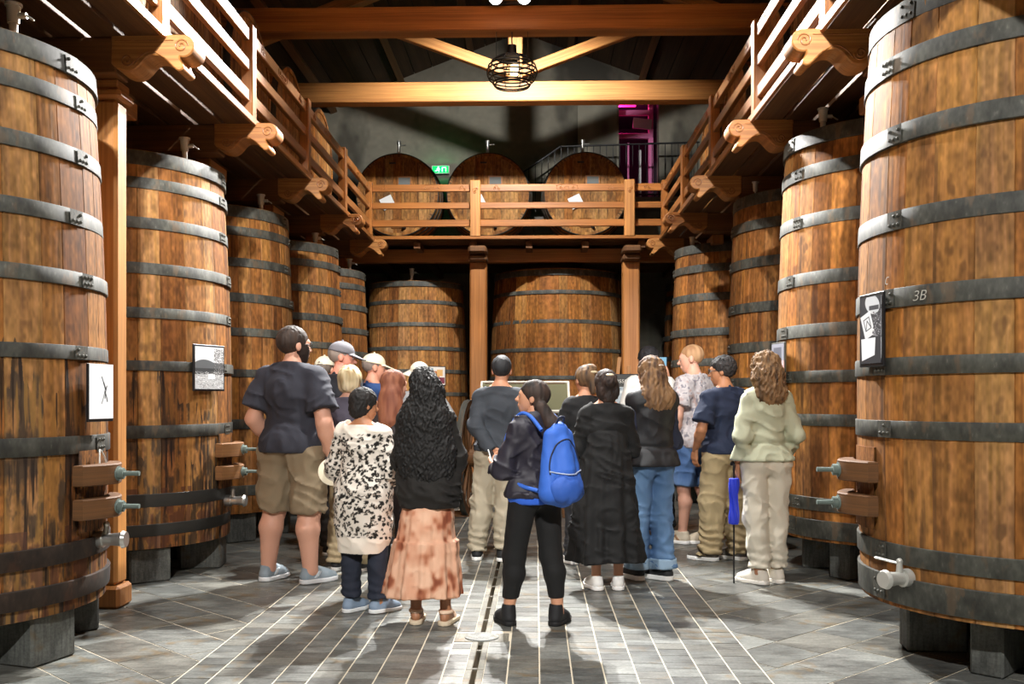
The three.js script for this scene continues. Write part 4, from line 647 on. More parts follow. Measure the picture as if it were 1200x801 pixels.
// Everything below is laid out for a figure 1.75 tall that faces -z, +x is its right; the group is scaled to the real height.
function makePerson(o) {
  const fem = o.fem, bw = o.bw ?? 1, ww = o.ww ?? 1, dp = o.dp ?? 1, hw = o.hw ?? 1, q = o.fine ?? 1;   // q > 1: coarser mesh
  const [gx, gz, D] = ground(o.px, o.py), H = o.H ?? (o.py - o.top) / FOC * D, s = H / 1.75;
  const P = thing('person', o.label, 'person', null, [gx, 0, -gz], rad(o.yaw ?? 0)); P.scale.setScalar(s);
  const sh = (fem ? 0.155 : 0.178) * bw, lean = o.lean ?? 0, sx = o.sway ?? 0;
  const up = (x, y, z) => [x + sx * (y - 0.95), y, z - lean * Math.max(0, y - 1.0)];
  const feet = o.feet ?? [[-0.12, 0, 12], [0.12, 0, -12]];     // x, z, yaw of left and right foot
  const lr = (fem ? 0.96 : 1) * (o.leg ?? 1), ar = (fem ? 0.86 : 1) * (o.arm ?? 1);
  const torso = [ell(up(0, 0.965, 0.0), [0.158 * hw, 0.13, 0.112 * dp]), ell(up(0, 1.1, -0.004 - (dp - 1) * 0.06), [0.138 * ww, 0.17, 0.102 * dp]), ell(up(0, 1.3, 0.0), [0.163 * bw * (fem ? 0.92 : 1), 0.18, 0.108 * dp]), cone(up(-sh + 0.02, 1.408, 0.012), up(sh - 0.02, 1.408, 0.012), 0.05, 0.05), cone(up(-0.07, 0.91, 0.045), up(-0.07, 0.95, 0.03), 0.088, 0.08), cone(up(0.07, 0.91, 0.045), up(0.07, 0.95, 0.03), 0.088, 0.08)];
  torso.push(cone(up(-sh * 0.62, 1.425, 0.02), up(-0.01, 1.49, 0.016), 0.046, 0.052), cone(up(sh * 0.62, 1.425, 0.02), up(0.01, 1.49, 0.016), 0.046, 0.052));
  const legs = [-1, 1].map((sd, i) => { const [fx, fz, fy] = feet[i], hip = [sd * 0.088 * hw, 0.9, 0.008], ank = [fx, 0.09, fz + 0.01], kn = vadd(vmix(hip, ank, 0.5), [0, 0, -0.018 - (o.knee?.[i] ?? 0)]), calf = vadd(vmix(kn, ank, 0.3), [0, 0, 0.022]); return { hip, kn, ank, calf, fx, fz, fy }; });
  const arms = [-1, 1].map((sd, i) => { const sho = up(sd * (sh - 0.008), 1.398, 0.012), a = (i ? o.armR : o.armL) ?? [[sd * (sh + 0.055), 1.13, 0.03], [sd * (sh + 0.06), 0.88, -0.04]]; return { sho, el: up(...a[0]), wr: up(...a[1]), hand: a[2], sd }; });
  const limb = []; for (const L of legs) limb.push(cone(L.hip, L.kn, 0.083 * lr, 0.056 * lr), cone(L.kn, L.calf, 0.053 * lr, 0.058 * lr), cone(L.calf, L.ank, 0.056 * lr, 0.036 * lr));
  for (const L of legs) { const c = Math.cos(rad(L.fy)), n = Math.sin(rad(L.fy)), F = (x, y, z) => [L.fx + x * c + z * n, y, L.fz - x * n + z * c]; L.F = F; limb.push(cone(F(0, 0.05, 0.04), F(0, 0.035, -0.13), 0.034, 0.028), cone(L.ank, F(0, 0.045, -0.07), 0.036, 0.028)); }
  const armP = []; for (const A of arms) armP.push(cone(A.sho, A.el, 0.053 * ar, 0.041 * ar), cone(A.el, vmix(A.el, A.wr, 0.3), 0.041 * ar, 0.042 * ar), cone(vmix(A.el, A.wr, 0.3), A.wr, 0.042 * ar, 0.027 * ar));
  const hc = up(0, 1.628, -0.018), hy = rad(o.headYaw ?? 0), hp = rad(o.headPitch ?? 0);
  const neck = cone(up(0, 1.45, 0.014), vadd(hc, [0, -0.06, 0.012]), fem ? 0.047 : 0.057, fem ? 0.045 : 0.054);
  const HM = new THREE.Matrix4().makeTranslation(...hc).multiply(new THREE.Matrix4().makeRotationY(hy)).multiply(new THREE.Matrix4().makeRotationX(-hp)); if (o.headRoll) HM.multiply(new THREE.Matrix4().makeRotationZ(rad(o.headRoll)));
  const HI = HM.clone().invert().elements; const toHead = (x, y, z) => [HI[0] * x + HI[4] * y + HI[8] * z + HI[12], HI[1] * x + HI[5] * y + HI[9] * z + HI[13], HI[2] * x + HI[6] * y + HI[10] * z + HI[14]];
  // ---- body
  const all = [...torso, ...limb, ...armP, neck], bf = smin(all, 0.03), [lo, hi] = bounds(all, 0.03); lo[1] = -0.01;
  const geos = [netMesh(lo, hi, 0.017 * q, (x, y, z) => Math.max(bf(x, y, z), -y + 0.004))];
  const hs = o.hs ?? 1, hP = [ell([0, 0.03, 0.012], [0.076, 0.09, 0.097]), ell([0, -0.045, -0.03], [0.054, 0.068, 0.058]), ell([0, -0.01, -0.045], [0.06, 0.075, 0.048]), cone([0, -0.095, -0.055], [0, -0.09, -0.06], 0.024, 0.024), cone([-0.034, 0.022, -0.08], [0.034, 0.022, -0.08], 0.013, 0.013)];
  const hf0 = smin(hP, 0.03), nose = smin([cone([0, 0.008, -0.093], [0, -0.03, -0.114], 0.008, 0.0135), cone([-0.014, -0.034, -0.098], [0.014, -0.034, -0.098], 0.009, 0.009), cone([-0.02, -0.06, -0.09], [0.02, -0.06, -0.09], 0.008, 0.008), cone([-0.016, -0.07, -0.088], [0.016, -0.07, -0.088], 0.009, 0.009), ell([-0.077, -0.008, 0.01], [0.011, 0.031, 0.02]), ell([0.077, -0.008, 0.01], [0.011, 0.031, 0.02])], 0.012);
  const hf = (x, y, z) => { let d = hf0(x, y, z), e = nose(x, y, z), h = Math.max(0.012 - Math.abs(d - e), 0) / 0.012; d = Math.min(d, e) - h * h * 0.003; const es = 0.017 - Math.min(Math.hypot(x - 0.031, y - 0.004, z + 0.101), Math.hypot(x + 0.031, y - 0.004, z + 0.101)); return Math.max(d, es); };
  const hg = netMesh([-0.11, -0.14, -0.15], [0.11, 0.15, 0.13], 0.0052 * (q > 1 ? 1.5 : 1), hf); hg.scale(hs, hs, hs); hg.applyMatrix4(HM); geos.push(hg);
  for (const A of arms) { const h = A.hand; if (h === null) continue; const [dir, pal, curl] = h ?? [[0, -1, -0.15], [-A.sd, 0, 0.15], 0.55]; const hpz = handPrims(vmix(A.el, A.wr, 0.97), dir, pal, A.sd, curl), [l2, h2] = bounds(hpz, 0.012); geos.push(netMesh(l2, h2, 0.005 * (q > 1 ? 1.4 : 1), smin(hpz, 0.006))); }
  const body = part('body', mergeGeometries(geos), skinMat(o.skin ?? 0xc98f70), P);
  const eyeM = [];[-1, 1].forEach(e => { const g = new THREE.SphereGeometry(0.0125, 10, 8); g.translate(e * 0.031, 0.004, -0.083); g.scale(hs, hs, hs); g.applyMatrix4(HM); part('eye', g, EYE_W, body); const p = new THREE.SphereGeometry(0.007, 8, 6); p.translate(e * 0.031, 0.004, -0.0895); p.scale(hs, hs, hs); p.applyMatrix4(HM); part('pupil', p, M.black, body); });
  const wr = (x, y, z, a) => { const w = noise3(x * 5, y * 5 + (o.px ?? 0), z * 5) * 0.12, r1 = 1 - Math.abs(noise3(x * 6 + (o.px ?? 0), (y + w + x * 0.35) * 15, z * 6)), r2 = 1 - Math.abs(noise3((x + w) * 13, y * 5 - (o.px ?? 0), (z - w) * 13)); return 1.45 * a * (0.7 * noise3(x * 12 + (o.px ?? 0), y * 9, z * 12) + 1.5 * (r1 * r1 * r1 - 0.4) + 1.0 * (r2 * r2 * r2 - 0.4)); };
  const place = (name, g, col, rough, fn) => part(name, g, fn ? vcol(rough) : clothOf(col, rough), P);
  // ---- tops, one or several layers
  for (const t of o.tops ?? []) {
    const inf = t.inf ?? 0.014, sl = t.sleeve ?? 0.55, list = []; const grow = p => ({ lo: p.lo.map(v => v - inf), hi: p.hi.map(v => v + inf), d: (x, y, z) => p.d(x, y, z) - inf });
    for (const p of torso) list.push(grow(p)); if (t.box) list.push(ell(up(0, (t.hem + 1.15) / 2, 0.005), [t.box[0], (1.15 - t.hem) / 2 + 0.22, t.box[1]]));
    for (const A of arms) { if (sl <= 0) break; const lo3 = t.loose ?? 0.006, r0 = 0.05 * ar + inf + lo3 * 0.15, r1 = 0.041 * ar + inf + lo3; if (sl < 1) list.push(cutCone(A.sho, vmix(A.sho, A.el, sl), r0, lerp(0.052 * ar, 0.043 * ar, sl) + inf + lo3 + (t.flare ?? 0.006))); else { list.push(cone(A.sho, A.el, r0, r1)); list.push(cutCone(A.el, vmix(A.el, A.wr, Math.min(1, (sl - 1))), r1, (t.cuff ?? 0.034) + inf * 0.4)); } }
    const f = smin(list, 0.035), [l2, h2] = bounds(list, 0.03), hem = t.hem ?? 0.9, nk = t.neck ?? 1.475; l2[1] = hem - 0.03;
    const g = netMesh(l2, h2, (t.cell ?? 0.01) * q, (x, y, z) => { const fl = t.peplum && y < t.peplum[0] ? t.peplum[1] * (t.peplum[0] - y) / (t.peplum[0] - hem) : 0, pin = t.peplum ? 0.012 * Math.exp(-(((y - t.peplum[0]) / 0.018) ** 2)) : 0; let d = f(x, y, z) - fl - (t.peplum ? 0 : 0.022 * sstep(1.13, 0.97, y)) + pin - wr(x, y, z, t.wrk ?? 0.004); const hl = hem + (t.dip ?? 0) * (z > 0 ? 1 : -1) * Math.abs(z); d = Math.max(d, hl - y); const ny = nk + 0.25 * (z - 0.01) - (t.vee ?? 0) * Math.abs(z < 0 ? z : 0); if (Math.abs(x - sx * 0.5) < 0.12) d = Math.max(d, y - ny); return d; }, t.fn && ((x, y, z) => t.fn(x, y, z)));
    place(t.name ?? 'shirt', g, t.col, t.rough ?? 0.85, t.fn);
    if (t.collar) { const cl = [cone(up(-0.06, 1.485, 0.03), up(0, 1.492, 0.062), 0.018, 0.018), cone(up(0, 1.492, 0.062), up(0.06, 1.485, 0.03), 0.018, 0.018), cone(up(0.06, 1.485, 0.03), up(0.03, 1.452, -0.05), 0.017, 0.014), cone(up(-0.06, 1.485, 0.03), up(-0.03, 1.452, -0.05), 0.017, 0.014)], [a, b] = bounds(cl, 0.02); part('collar', netMesh(a, b, 0.008, smin(cl, 0.015)), clothOf(t.collar, 0.85), P.children[P.children.length - 1]); }
  }
  // ---- trousers, shorts, leggings
  if (o.legs) {
    const t = o.legs, inf = t.inf ?? 0.014, list = [], calfs = []; for (const p of [torso[0], torso[4], torso[5], torso[1]]) list.push({ lo: p.lo.map(v => v - inf), hi: p.hi.map(v => v + inf), d: (x, y, z) => p.d(x, y, z) - inf });
    const hem = t.hem ?? 0.08; for (const L of legs) { const rk = 0.056 * lr + inf + (t.knee ?? 0.01), rh = 0.083 * lr + inf; if (hem > L.kn[1]) { const k = (L.hip[1] - hem) / (L.hip[1] - L.kn[1]); list.push(cutCone(L.hip, vmix(L.hip, L.kn, k), rh, t.end ?? 0.09)); } else { const k = clamp((L.kn[1] - hem) / (L.kn[1] - L.ank[1]), 0.1, 1.12), en = vadd(L.kn, [0, 1, 2].map(i => (L.ank[i] - L.kn[i]) * k)); list.push(cone(L.hip, L.kn, rh, rk)); const cf = vadd(vmix(L.kn, L.ank, 0.32), [0, 0, 0.018]); if (inf < 0.01) { list.push(cone(L.kn, cf, rk, 0.058 * lr + inf)); list.push(cutCone(cf, en, 0.056 * lr + inf, t.end ?? 0.045)); } else list.push(cutCone(L.kn, en, rk, t.end ?? 0.075)); } }
    const gr = inf < 0.012 ? inf : inf * 0.75; for (let i = 0; i < 6; i++) { const p = limb[i]; list.push({ lo: [p.lo[0], Math.max(p.lo[1], hem), p.lo[2]], hi: p.hi, d: (x, y, z) => Math.max(p.d(x, y, z) - gr, hem - y) }); } const f = smin(list, 0.032), [l2, h2] = bounds(list, 0.03), wt = t.waist ?? Math.min(1.06, (o.tops?.[0]?.hem ?? 0.9) + 0.05); const fold = t.fold ?? 0.006;
    const g = netMesh(l2, h2, 0.0105 * q, (x, y, z) => { let d = f(x, y, z) - wr(x, y, z, t.wrk ?? 0.004); if (y < 0.36 && hem < 0.3) d -= fold * Math.sin(y * 95 + x * 9 + z * 14 + noise3(x * 12, y * 12, z * 12) * 2.5) * sstep(0.36, 0.14, y); return Math.max(d, y - wt); }, t.fn);
    const lg = place(t.name ?? 'trousers', g, t.col, t.rough ?? 0.85, t.fn);
    if (t.belt) { const bl = [torso[0], torso[1]], bff = smin(bl, 0.035); part('belt', netMesh([-0.26, wt - 0.06, -0.22], [0.26, wt + 0.01, 0.22], 0.009, (x, y, z) => Math.max(bff(x, y, z) - inf - 0.008, Math.abs(y - wt + 0.022) - 0.018)), clothOf(t.belt, 0.5), lg); }
    if (t.cuffs) for (const L of legs) part('turned_cuff', netMesh([L.ank[0] - 0.14, 0.02, L.ank[2] - 0.14], [L.ank[0] + 0.14, 0.24, L.ank[2] + 0.14], 0.01, (x, y, z) => Math.max(f(x, y, z) - 0.009, Math.abs(y - t.cuffs) - 0.045)), clothOf(t.cuffCol, 0.9), lg);
    if (t.pockets) for (const e of [-1, 1]) part('back_pocket', netMesh([e * 0.075 - 0.06, 0.84, 0.02], [e * 0.075 + 0.06, 1.02, 0.26], 0.009, (x, y, z) => Math.max(f(x, y, z) - 0.005, Math.abs(x - e * 0.075) - 0.05, Math.abs(y - 0.955) - 0.02)), clothOf(t.pockets, 0.85), lg);
  }
  // ---- skirts
  for (const t of o.skirts ?? []) {
    const f = (x, y, z) => { const k = clamp((t.y1 - y) / (t.y1 - t.y0), 0, 1), a = Math.atan2(x, z + 1e-6); const fo = t.fold * k * (Math.sin(a * t.n + 1.3 * noise3(a * 2, y * 3, t.n)) + 0.5 * Math.sin(a * t.n * 2.3 + 1)); let r = t.r(k); const rx = r[0] + fo, rz = r[1] + fo, cx = (t.cx ?? 0) * k, cz = (t.cz ?? 0) * k; const l = Math.hypot((x - cx) / rx, (z - cz) / rz); return Math.max((l - 1) * Math.min(rx, rz) * 0.85 - wr(x, y, z, t.wrk ?? 0.003), y - t.y1, t.y0 + (t.wave ?? 0) * Math.sin(a * 3 + 1) - y); };
    const m = 0.46; place(t.name, netMesh([-m, t.y0 - 0.03, -m], [m, t.y1 + 0.03, m], 0.0115 * q, f, t.fn), t.col, t.rough ?? 0.85, t.fn);
  }
  // ---- shoes
  if (o.shoes) legs.forEach((L, i) => {
    const t = o.shoes, F = L.F, b = t.bulk ?? 1, up2 = [cone(F(0, 0.05, 0.035), F(0, 0.04, -0.1), 0.043 * b, 0.046 * b), cone(F(0, 0.04, -0.1), F(0, 0.034, -0.16), 0.045 * b, 0.034 * b), cone(F(0, 0.1, 0.02), F(0, 0.07, -0.07), 0.047, 0.036)]; if (t.high) up2.push(cone(F(0, 0.08, 0.02), F(0, t.high, 0.02), 0.05, 0.048));
    const f = smin(up2, 0.02), [l2, h2] = bounds(up2, 0.03); l2[1] = -0.012; const top = t.high ?? 0.115, rise = t.rise ?? 0.034;
    const m = part(t.name ?? 'shoe', netMesh(l2, h2, 0.0085 * (q > 1 ? 1.3 : 1), (x, y, z) => Math.max(f(x, y, z), rise - 0.008 - y, y - top), t.fn), t.fn ? vcol(0.7) : clothOf(t.col, t.rough ?? 0.7), P);
    part('sole', netMesh(l2, h2, 0.0085 * (q > 1 ? 1.3 : 1), (x, y, z) => Math.max(smin(up2, 0.02)(x, Math.max(y, 0.03), z) - 0.007, y - rise, 0.001 - y)), clothOf(t.sole, 0.7), m);
    if (t.accent) part('stripe', netMesh(l2, h2, 0.0085, (x, y, z) => { const lx = x - L.fx, lz = z - L.fz, c = Math.cos(rad(L.fy)), n = Math.sin(rad(L.fy)), w = lx * n + lz * c; return Math.max(f(x, y, z) - 0.003, Math.abs(w + 0.02 + (y - 0.05) * 0.8) - 0.018, rise - y, y - 0.085); }), clothOf(t.accent, 0.6), m);
  });
  if (o.sandals) legs.forEach(L => { const F = L.F, base = [cone(F(0, 0, 0.04), F(0, 0, -0.14), 0.046, 0.05)]; const m = part('sandal', netMesh([L.fx - 0.2, -0.012, L.fz - 0.22], [L.fx + 0.2, 0.06, L.fz + 0.16], 0.008, (x, y, z) => Math.max(base[0].d(x, 0, z), y - 0.032, 0.001 - y)), clothOf(o.sandals.sole, 0.8), P); const leg2 = smin(limb, 0.03); for (const [zz, yy] of [[-0.1, 0.05], [0.045, 0.09]]) part('strap', netMesh([L.fx - 0.16, 0.02, L.fz - 0.22], [L.fx + 0.16, 0.16, L.fz + 0.16], 0.008, (x, y, z) => { const lx = x - L.fx, lz = z - L.fz, c = Math.cos(rad(L.fy)), n = Math.sin(rad(L.fy)), w = lx * n + lz * c; return Math.max(leg2(x, y, z) - 0.007, (zz > 0 ? Math.abs(y - yy) - 0.013 : Math.abs(w - zz) - 0.022), 0.03 - y); }), clothOf(o.sandals.col, 0.7), m); });
  // ---- hair in head coordinates; body-space drapes allowed
  if (o.hair) {
    const t = o.hair, c0 = lin(t.col), c1 = lin(t.col2 ?? t.col); const cap = ell([0, 0.034, 0.016], [0.078 + (t.vol ?? 0.01), 0.09 + (t.vol ?? 0.01), 0.1 + (t.vol ?? 0.01)]);
    const extra = (t.drape ?? []).map(e => e.length === 4 ? cone(...e) : ell(...e)), local = (t.local ?? []).map(e => e.length === 4 ? cone(...e) : ell(...e)), ex = smin([...extra, { d: () => 5, lo: [0, 0, 0], hi: [0, 0, 0] }], 0.03), lc = smin([...local, { d: () => 5, lo: [0, 0, 0], hi: [0, 0, 0] }], 0.02);
    const hl = t.line ?? [0.055, -0.1]; const nz = hl[0] - hl[1], ny2 = 0.19, ln = Math.hypot(nz, ny2); const fr = t.freq ?? 60, am = t.amp ?? 0.004;
    const [dl, dh] = extra.length ? bounds(extra, 0.04) : [[9, 9, 9], [-9, -9, -9]]; const [a1, b1] = local.length ? bounds(local, 0.02) : [[0, 0, 0], [0, 0, 0]]; const rr = 0.19 + Math.max(0, b1[2] - 0.12, b1[0] - 0.12, -a1[1] - 0.12, b1[1] - 0.1); const l2 = [0, 1, 2].map(i => Math.min(dl[i], hc[i] - rr * hs)), h2 = [0, 1, 2].map(i => Math.max(dh[i], hc[i] + rr * hs));
    const f = (x, y, z) => { let [u, v, w] = toHead(x, y, z); u /= hs; v /= hs; w /= hs; let d = cap.d(u, v, w); const pl = -((w + 0.10) * nz + (v - hl[0]) * ny2) / ln; d = Math.max(d, pl); if (local.length) { const e = lc(u, v, w); const h = Math.max(0.02 - Math.abs(d - e), 0) / 0.02; d = Math.min(d, e) - h * h * 0.005; } d *= hs; if (extra.length) { const e = ex(x, y, z), h = Math.max(0.03 - Math.abs(d - e), 0) / 0.03; d = Math.min(d, e) - h * h * 0.0075; } let n; if (t.curl) { const a = Math.atan2(x - hc[0], z - hc[2] + 0.03), uu = a * 0.17 / (t.strand ?? 0.024), iu = Math.floor(uu), ph = PERM[(iu + 256) & 255] * 0.05; n = 1.1 * (Math.abs(Math.sin(Math.PI * (uu + 0.4 * Math.sin(y * t.curl * 1.7 + ph + 2 * noise3(x * 6, y * 6, z * 6))))) - 0.5) + 0.9 * noise3(x * t.curl * 1.6, y * t.curl * 1.5, z * t.curl * 1.6); } else n = noise3(x * fr, y * fr * 0.13, z * fr) + 0.5 * noise3(x * fr * 2.1, y * fr * 0.3, z * fr * 2.1); return d - am * n; };
    part('hair', netMesh(l2, h2, (t.cell ?? 0.0072) * (q > 1 ? 1.4 : 1), f, (x, y, z) => { const k = clamp(0.5 + 0.7 * noise3(x * 50, y * 7 + 3, z * 50) + (t.grad ? (1.5 - y) * t.grad : 0), 0, 1); return mix3(c0, c1, k); }), hairMatV, P);
    for (const cl of t.clips ?? []) { const g = ell(cl[0], cl[1]), [a, b] = bounds([g], 0.01), m = netMesh(a, b, 0.004, g.d); m.scale(hs, hs, hs); m.applyMatrix4(HM); part('hair_clip', m, clothOf(cl[2], 0.4), P); }
  }
  if (o.beard) { const c = lin(o.beard); const g = netMesh([-0.1, -0.14, -0.14], [0.1, 0.02, 0.06], 0.006, (x, y, z) => Math.max(hf0(x, y, z) - 0.006 - 0.002 * noise3(x * 120, y * 120, z * 120), y + 0.03 - Math.max(0, Math.abs(x) - 0.045) * 1.6, z - 0.01, Math.hypot(x / 0.024, (y + 0.064) / 0.012) < 1 && z < -0.08 ? 0.01 : -1)); g.scale(hs, hs, hs); g.applyMatrix4(HM); part('beard', g, clothOf(o.beard, 0.8), P); }
  if (o.cap) { // baseball cap, visor towards the face
    const t = o.cap, dome = ell([0, 0.045, 0.01], [0.092, 0.088, 0.108]), vis = (x, y, z) => Math.max(Math.hypot(x / 0.085, (z + 0.085) / 0.115) - 1, -1) * 0.08;
    const f = (x, y, z) => { let d = Math.max(dome.d(x, y, z), 0.034 - y + 0.12 * z); const yv = 0.036 - 0.35 * Math.max(0, -z - 0.08) - 2.2 * x * x; const v = Math.max(vis(x, y, z), Math.abs(y - yv) - 0.005, z + 0.05); const h = Math.max(0.01 - Math.abs(d - v), 0) / 0.01; return Math.min(d, v) - h * h * 0.0025; };
    const g = netMesh([-0.12, -0.09, -0.23], [0.12, 0.15, 0.14], 0.006, f); g.scale(hs, hs, hs); g.applyMatrix4(HM); const m = part('cap', g, clothOf(t.col, 0.85), P); const b = new THREE.SphereGeometry(0.01, 8, 6); b.translate(0, 0.134, 0.01); b.scale(hs, hs, hs); b.applyMatrix4(HM); part('button', b, clothOf(t.col, 0.85), m); const bd = netMesh([-0.12, 0, -0.12], [0.12, 0.08, 0.14], 0.006, (x, y, z) => Math.max(dome.d(x, y, z) - 0.002, Math.abs(y - 0.042 - 0.12 * z) - 0.008)); bd.scale(hs, hs, hs); bd.applyMatrix4(HM); part('band', bd, clothOf(t.band ?? t.col, 0.85), m);
  }
  if (o.brim) { const t = o.brim, f = (x, y, z) => { const dome = ell([0, 0.05, 0.01], [0.093, 0.09, 0.11]).d(x, y, z); const yb = 0.05 - 0.5 * Math.max(0, Math.hypot(x, z) - 0.09) * (1 + 0.4 * Math.sin(Math.atan2(x, z) * 2)); const b = Math.max(Math.hypot(x / 0.165, (z - 0.005) / 0.175) * 0.16 - 0.16, Math.abs(y - yb) - 0.006); return Math.min(Math.max(dome, 0.04 - y), b); }; const g = netMesh([-0.2, -0.05, -0.2], [0.2, 0.16, 0.2], 0.0075, f); g.scale(hs, hs, hs); g.applyMatrix4(HM); part('sun_hat', g, clothOf(t.col, 0.9), P); }
  if (o.glasses) { const g = merge([tube([[-0.072, 0.006, -0.0], [-0.068, 0.008, -0.09], [-0.05, 0.01, -0.104]], 0.003, 12, 5), tube([[0.072, 0.006, -0.0], [0.068, 0.008, -0.09], [0.05, 0.01, -0.104]], 0.003, 12, 5), xf(new THREE.TorusGeometry(0.024, 0.0028, 6, 20), [-0.031, 0.004, -0.106]), xf(new THREE.TorusGeometry(0.024, 0.0028, 6, 20), [0.031, 0.004, -0.106])]); g.applyMatrix4(HM); part('glasses', g, M.black, P); }
  return { P, s, up, arms, legs, HM, hc, gx, gz, yaw: rad(o.yaw ?? 0) };
}
// a thing held or worn: a top-level group that shares the person's place, turn and scale
function carried(who, name, label, category) { const g = thing(name, label, category, null, [who.gx, 0, -who.gz], who.yaw); g.scale.setScalar(who.s); return g; }

// ================================================================ THE VISITORS
const SK = { pale: 0xd9a48c, mid: 0xc68f70, tan: 0xb07a58, brown: 0x9a6a4c };
const mott = (a, b, f, fy = f) => { const A = lin(a), B = lin(b); return (x, y, z) => mix3(A, B, clamp(0.5 + 0.8 * noise3(x * f, y * fy, z * f), 0, 1)); };
// big man in the dark polo
makePerson({ px: 343, py: 681, top: 384, yaw: -20, label: 'heavy man in a dark polo shirt and khaki shorts seen from behind', bw: 1.14, ww: 1.36, dp: 1.32, hw: 1.24, leg: 1.38, arm: 1.3, hs: 1.06, skin: SK.pale, headYaw: -28, feet: [[-0.18, 0.02, -4], [0.15, 0.0, -28]],
  armL: [[-0.29, 1.12, 0.05], [-0.23, 0.93, -0.12]], armR: [[0.285, 1.1, 0.05], [0.265, 0.88, -0.06]],
  tops: [{ name: 'polo_shirt', col: 0x30323d, sleeve: 0.72, hem: 0.895, inf: 0.024, loose: 0.014, flare: 0.012, neck: 1.5, collar: 0x33242a, wrk: 0.006, cell: 0.011 }],
  legs: { name: 'shorts', col: 0x8a7a62, hem: 0.5, inf: 0.02, end: 0.118, wrk: 0.008 }, shoes: { name: 'sneaker', col: 0x8e9ca6, sole: 0xdfe2e4, bulk: 1.1, accent: 0xc3ccd2 },
  hair: { col: 0x241a15, col2: 0x3a2b22, vol: 0.008, amp: 0.004, freq: 110, line: [0.055, -0.095] }, beard: 0x2a1d17, glasses: true });
// group behind him
makePerson({ px: 380, py: 632, top: 418, yaw: -10, fine: 1.7, label: 'person in a cream cap half hidden by the heavy polo man', skin: SK.pale, tops: [{ col: 0x3d4654, sleeve: 0.6 }], legs: { col: 0x6d6658 }, shoes: { col: 0x3a3a3c, sole: 0xd8d8d4 }, hair: { col: 0x6e6258, vol: 0.004 }, cap: { col: 0xe8dfc6 } });
makePerson({ px: 399, py: 652, top: 401, yaw: -35, fine: 1.4, label: 'man in a grey baseball cap and dark shirt looking aside', skin: 0xcf8d78, headYaw: -42, headPitch: 6, tops: [{ col: 0x20232b, sleeve: 0.6, collar: 0x1c1f26 }], legs: { col: 0x2e2c2c }, shoes: { col: 0x232325, sole: 0xe2e2e0 }, hair: { col: 0x8b7f76, vol: 0.003, line: [0.055, -0.07] }, cap: { col: 0x6d6c72, band: 0x5a595f } });
makePerson({ px: 410, py: 668, top: 430, yaw: -12, fem: true, label: 'woman with short blond hair in a grey purple top', skin: SK.pale, headYaw: -8, tops: [{ col: 0x4c4855, sleeve: 1.5, hem: 0.86, inf: 0.018 }], legs: { col: 0xa79676, end: 0.085 }, shoes: { col: 0x2a2a2c, sole: 0xe6e6e2 },
  hair: { col: 0xe2d4b0, col2: 0xa08a60, vol: 0.02, amp: 0.006, line: [0.06, -0.2], local: [[[0, -0.035, 0.035], [0.088, 0.075, 0.088]]] } });
makePerson({ px: 437, py: 640, top: 415, yaw: -38, fine: 1.4, label: 'man in a cream baseball cap and blue shirt', skin: 0xcf937a, headYaw: -30, headPitch: 4, tops: [{ col: 0x2c4b80, sleeve: 0.6, collar: 0x31528a }], legs: { col: 0x4a4a4a }, shoes: { col: 0x3a3a3c, sole: 0xd8d8d4 }, hair: { col: 0x7d7068, vol: 0.002, line: [0.055, -0.06] }, cap: { col: 0xe9e1c4 } });
const hatter = makePerson({ px: 499, py: 640, top: 425, yaw: -6, fine: 1.4, label: 'person in a pale sun hat reading a leaflet behind the curly hair', skin: SK.mid, headYaw: 20, headPitch: -14, sway: -0.1, armR: [[0.27, 1.16, 0.0], [0.26, 1.0, -0.16], [[-0.35, 0.1, -0.93], [-0.2, 0.95, 0.1], 0.5]], armL: [[-0.26, 1.14, 0.0], [-0.1, 1.02, -0.2]],
  tops: [{ col: 0xa3a5a6, sleeve: 0.85, hem: 0.9, loose: 0.014 }], legs: { col: 0x252b3d }, shoes: { col: 0x3a3a3c, sole: 0xd8d8d4 }, hair: { col: 0x6b5a4c, vol: 0.004 }, brim: { col: 0xe9e2d0 } });
{ const g = carried(hatter, 'leaflet', 'open leaflet held by the person in the pale sun hat', 'leaflet'); const t = canvasTex(128, 128, (c, w, h) => { c.fillStyle = '#d9c6c0'; c.fillRect(0, 0, w, h); c.fillStyle = '#a87f78'; c.fillRect(10, 12, 108, 40); c.fillStyle = '#7f7a78'; for (let i = 0; i < 6; i++) c.fillRect(10, 62 + i * 10, 100, 4); }); for (const s of [-1, 1]) part('page', new THREE.BoxGeometry(0.11, 0.003, 0.17), std({ map: t, roughness: 0.6 }), g, [0.12 + s * 0.054, 1.065, -0.33], [0.5, 0, s * 0.12]); }
makePerson({ px: 461, py: 690, top: 434, yaw: -18, fem: true, label: 'woman with straight auburn hair between leopard jumper and long curls', skin: SK.pale, headYaw: -25, tops: [{ col: 0x3a3436, sleeve: 1.4, hem: 0.88 }], legs: { col: 0x2c2c33 }, shoes: { col: 0x3a3a3c, sole: 0xd8d8d4 },
  hair: { col: 0x6a3826, col2: 0x8f5a40, vol: 0.012, amp: 0.003, freq: 90, line: [0.06, -0.22], drape: [[[0, 1.56, 0.035], [0, 1.36, 0.07], 0.095, 0.085], [[0, 1.45, 0.06], [0.11, 0.15, 0.075]]] } });
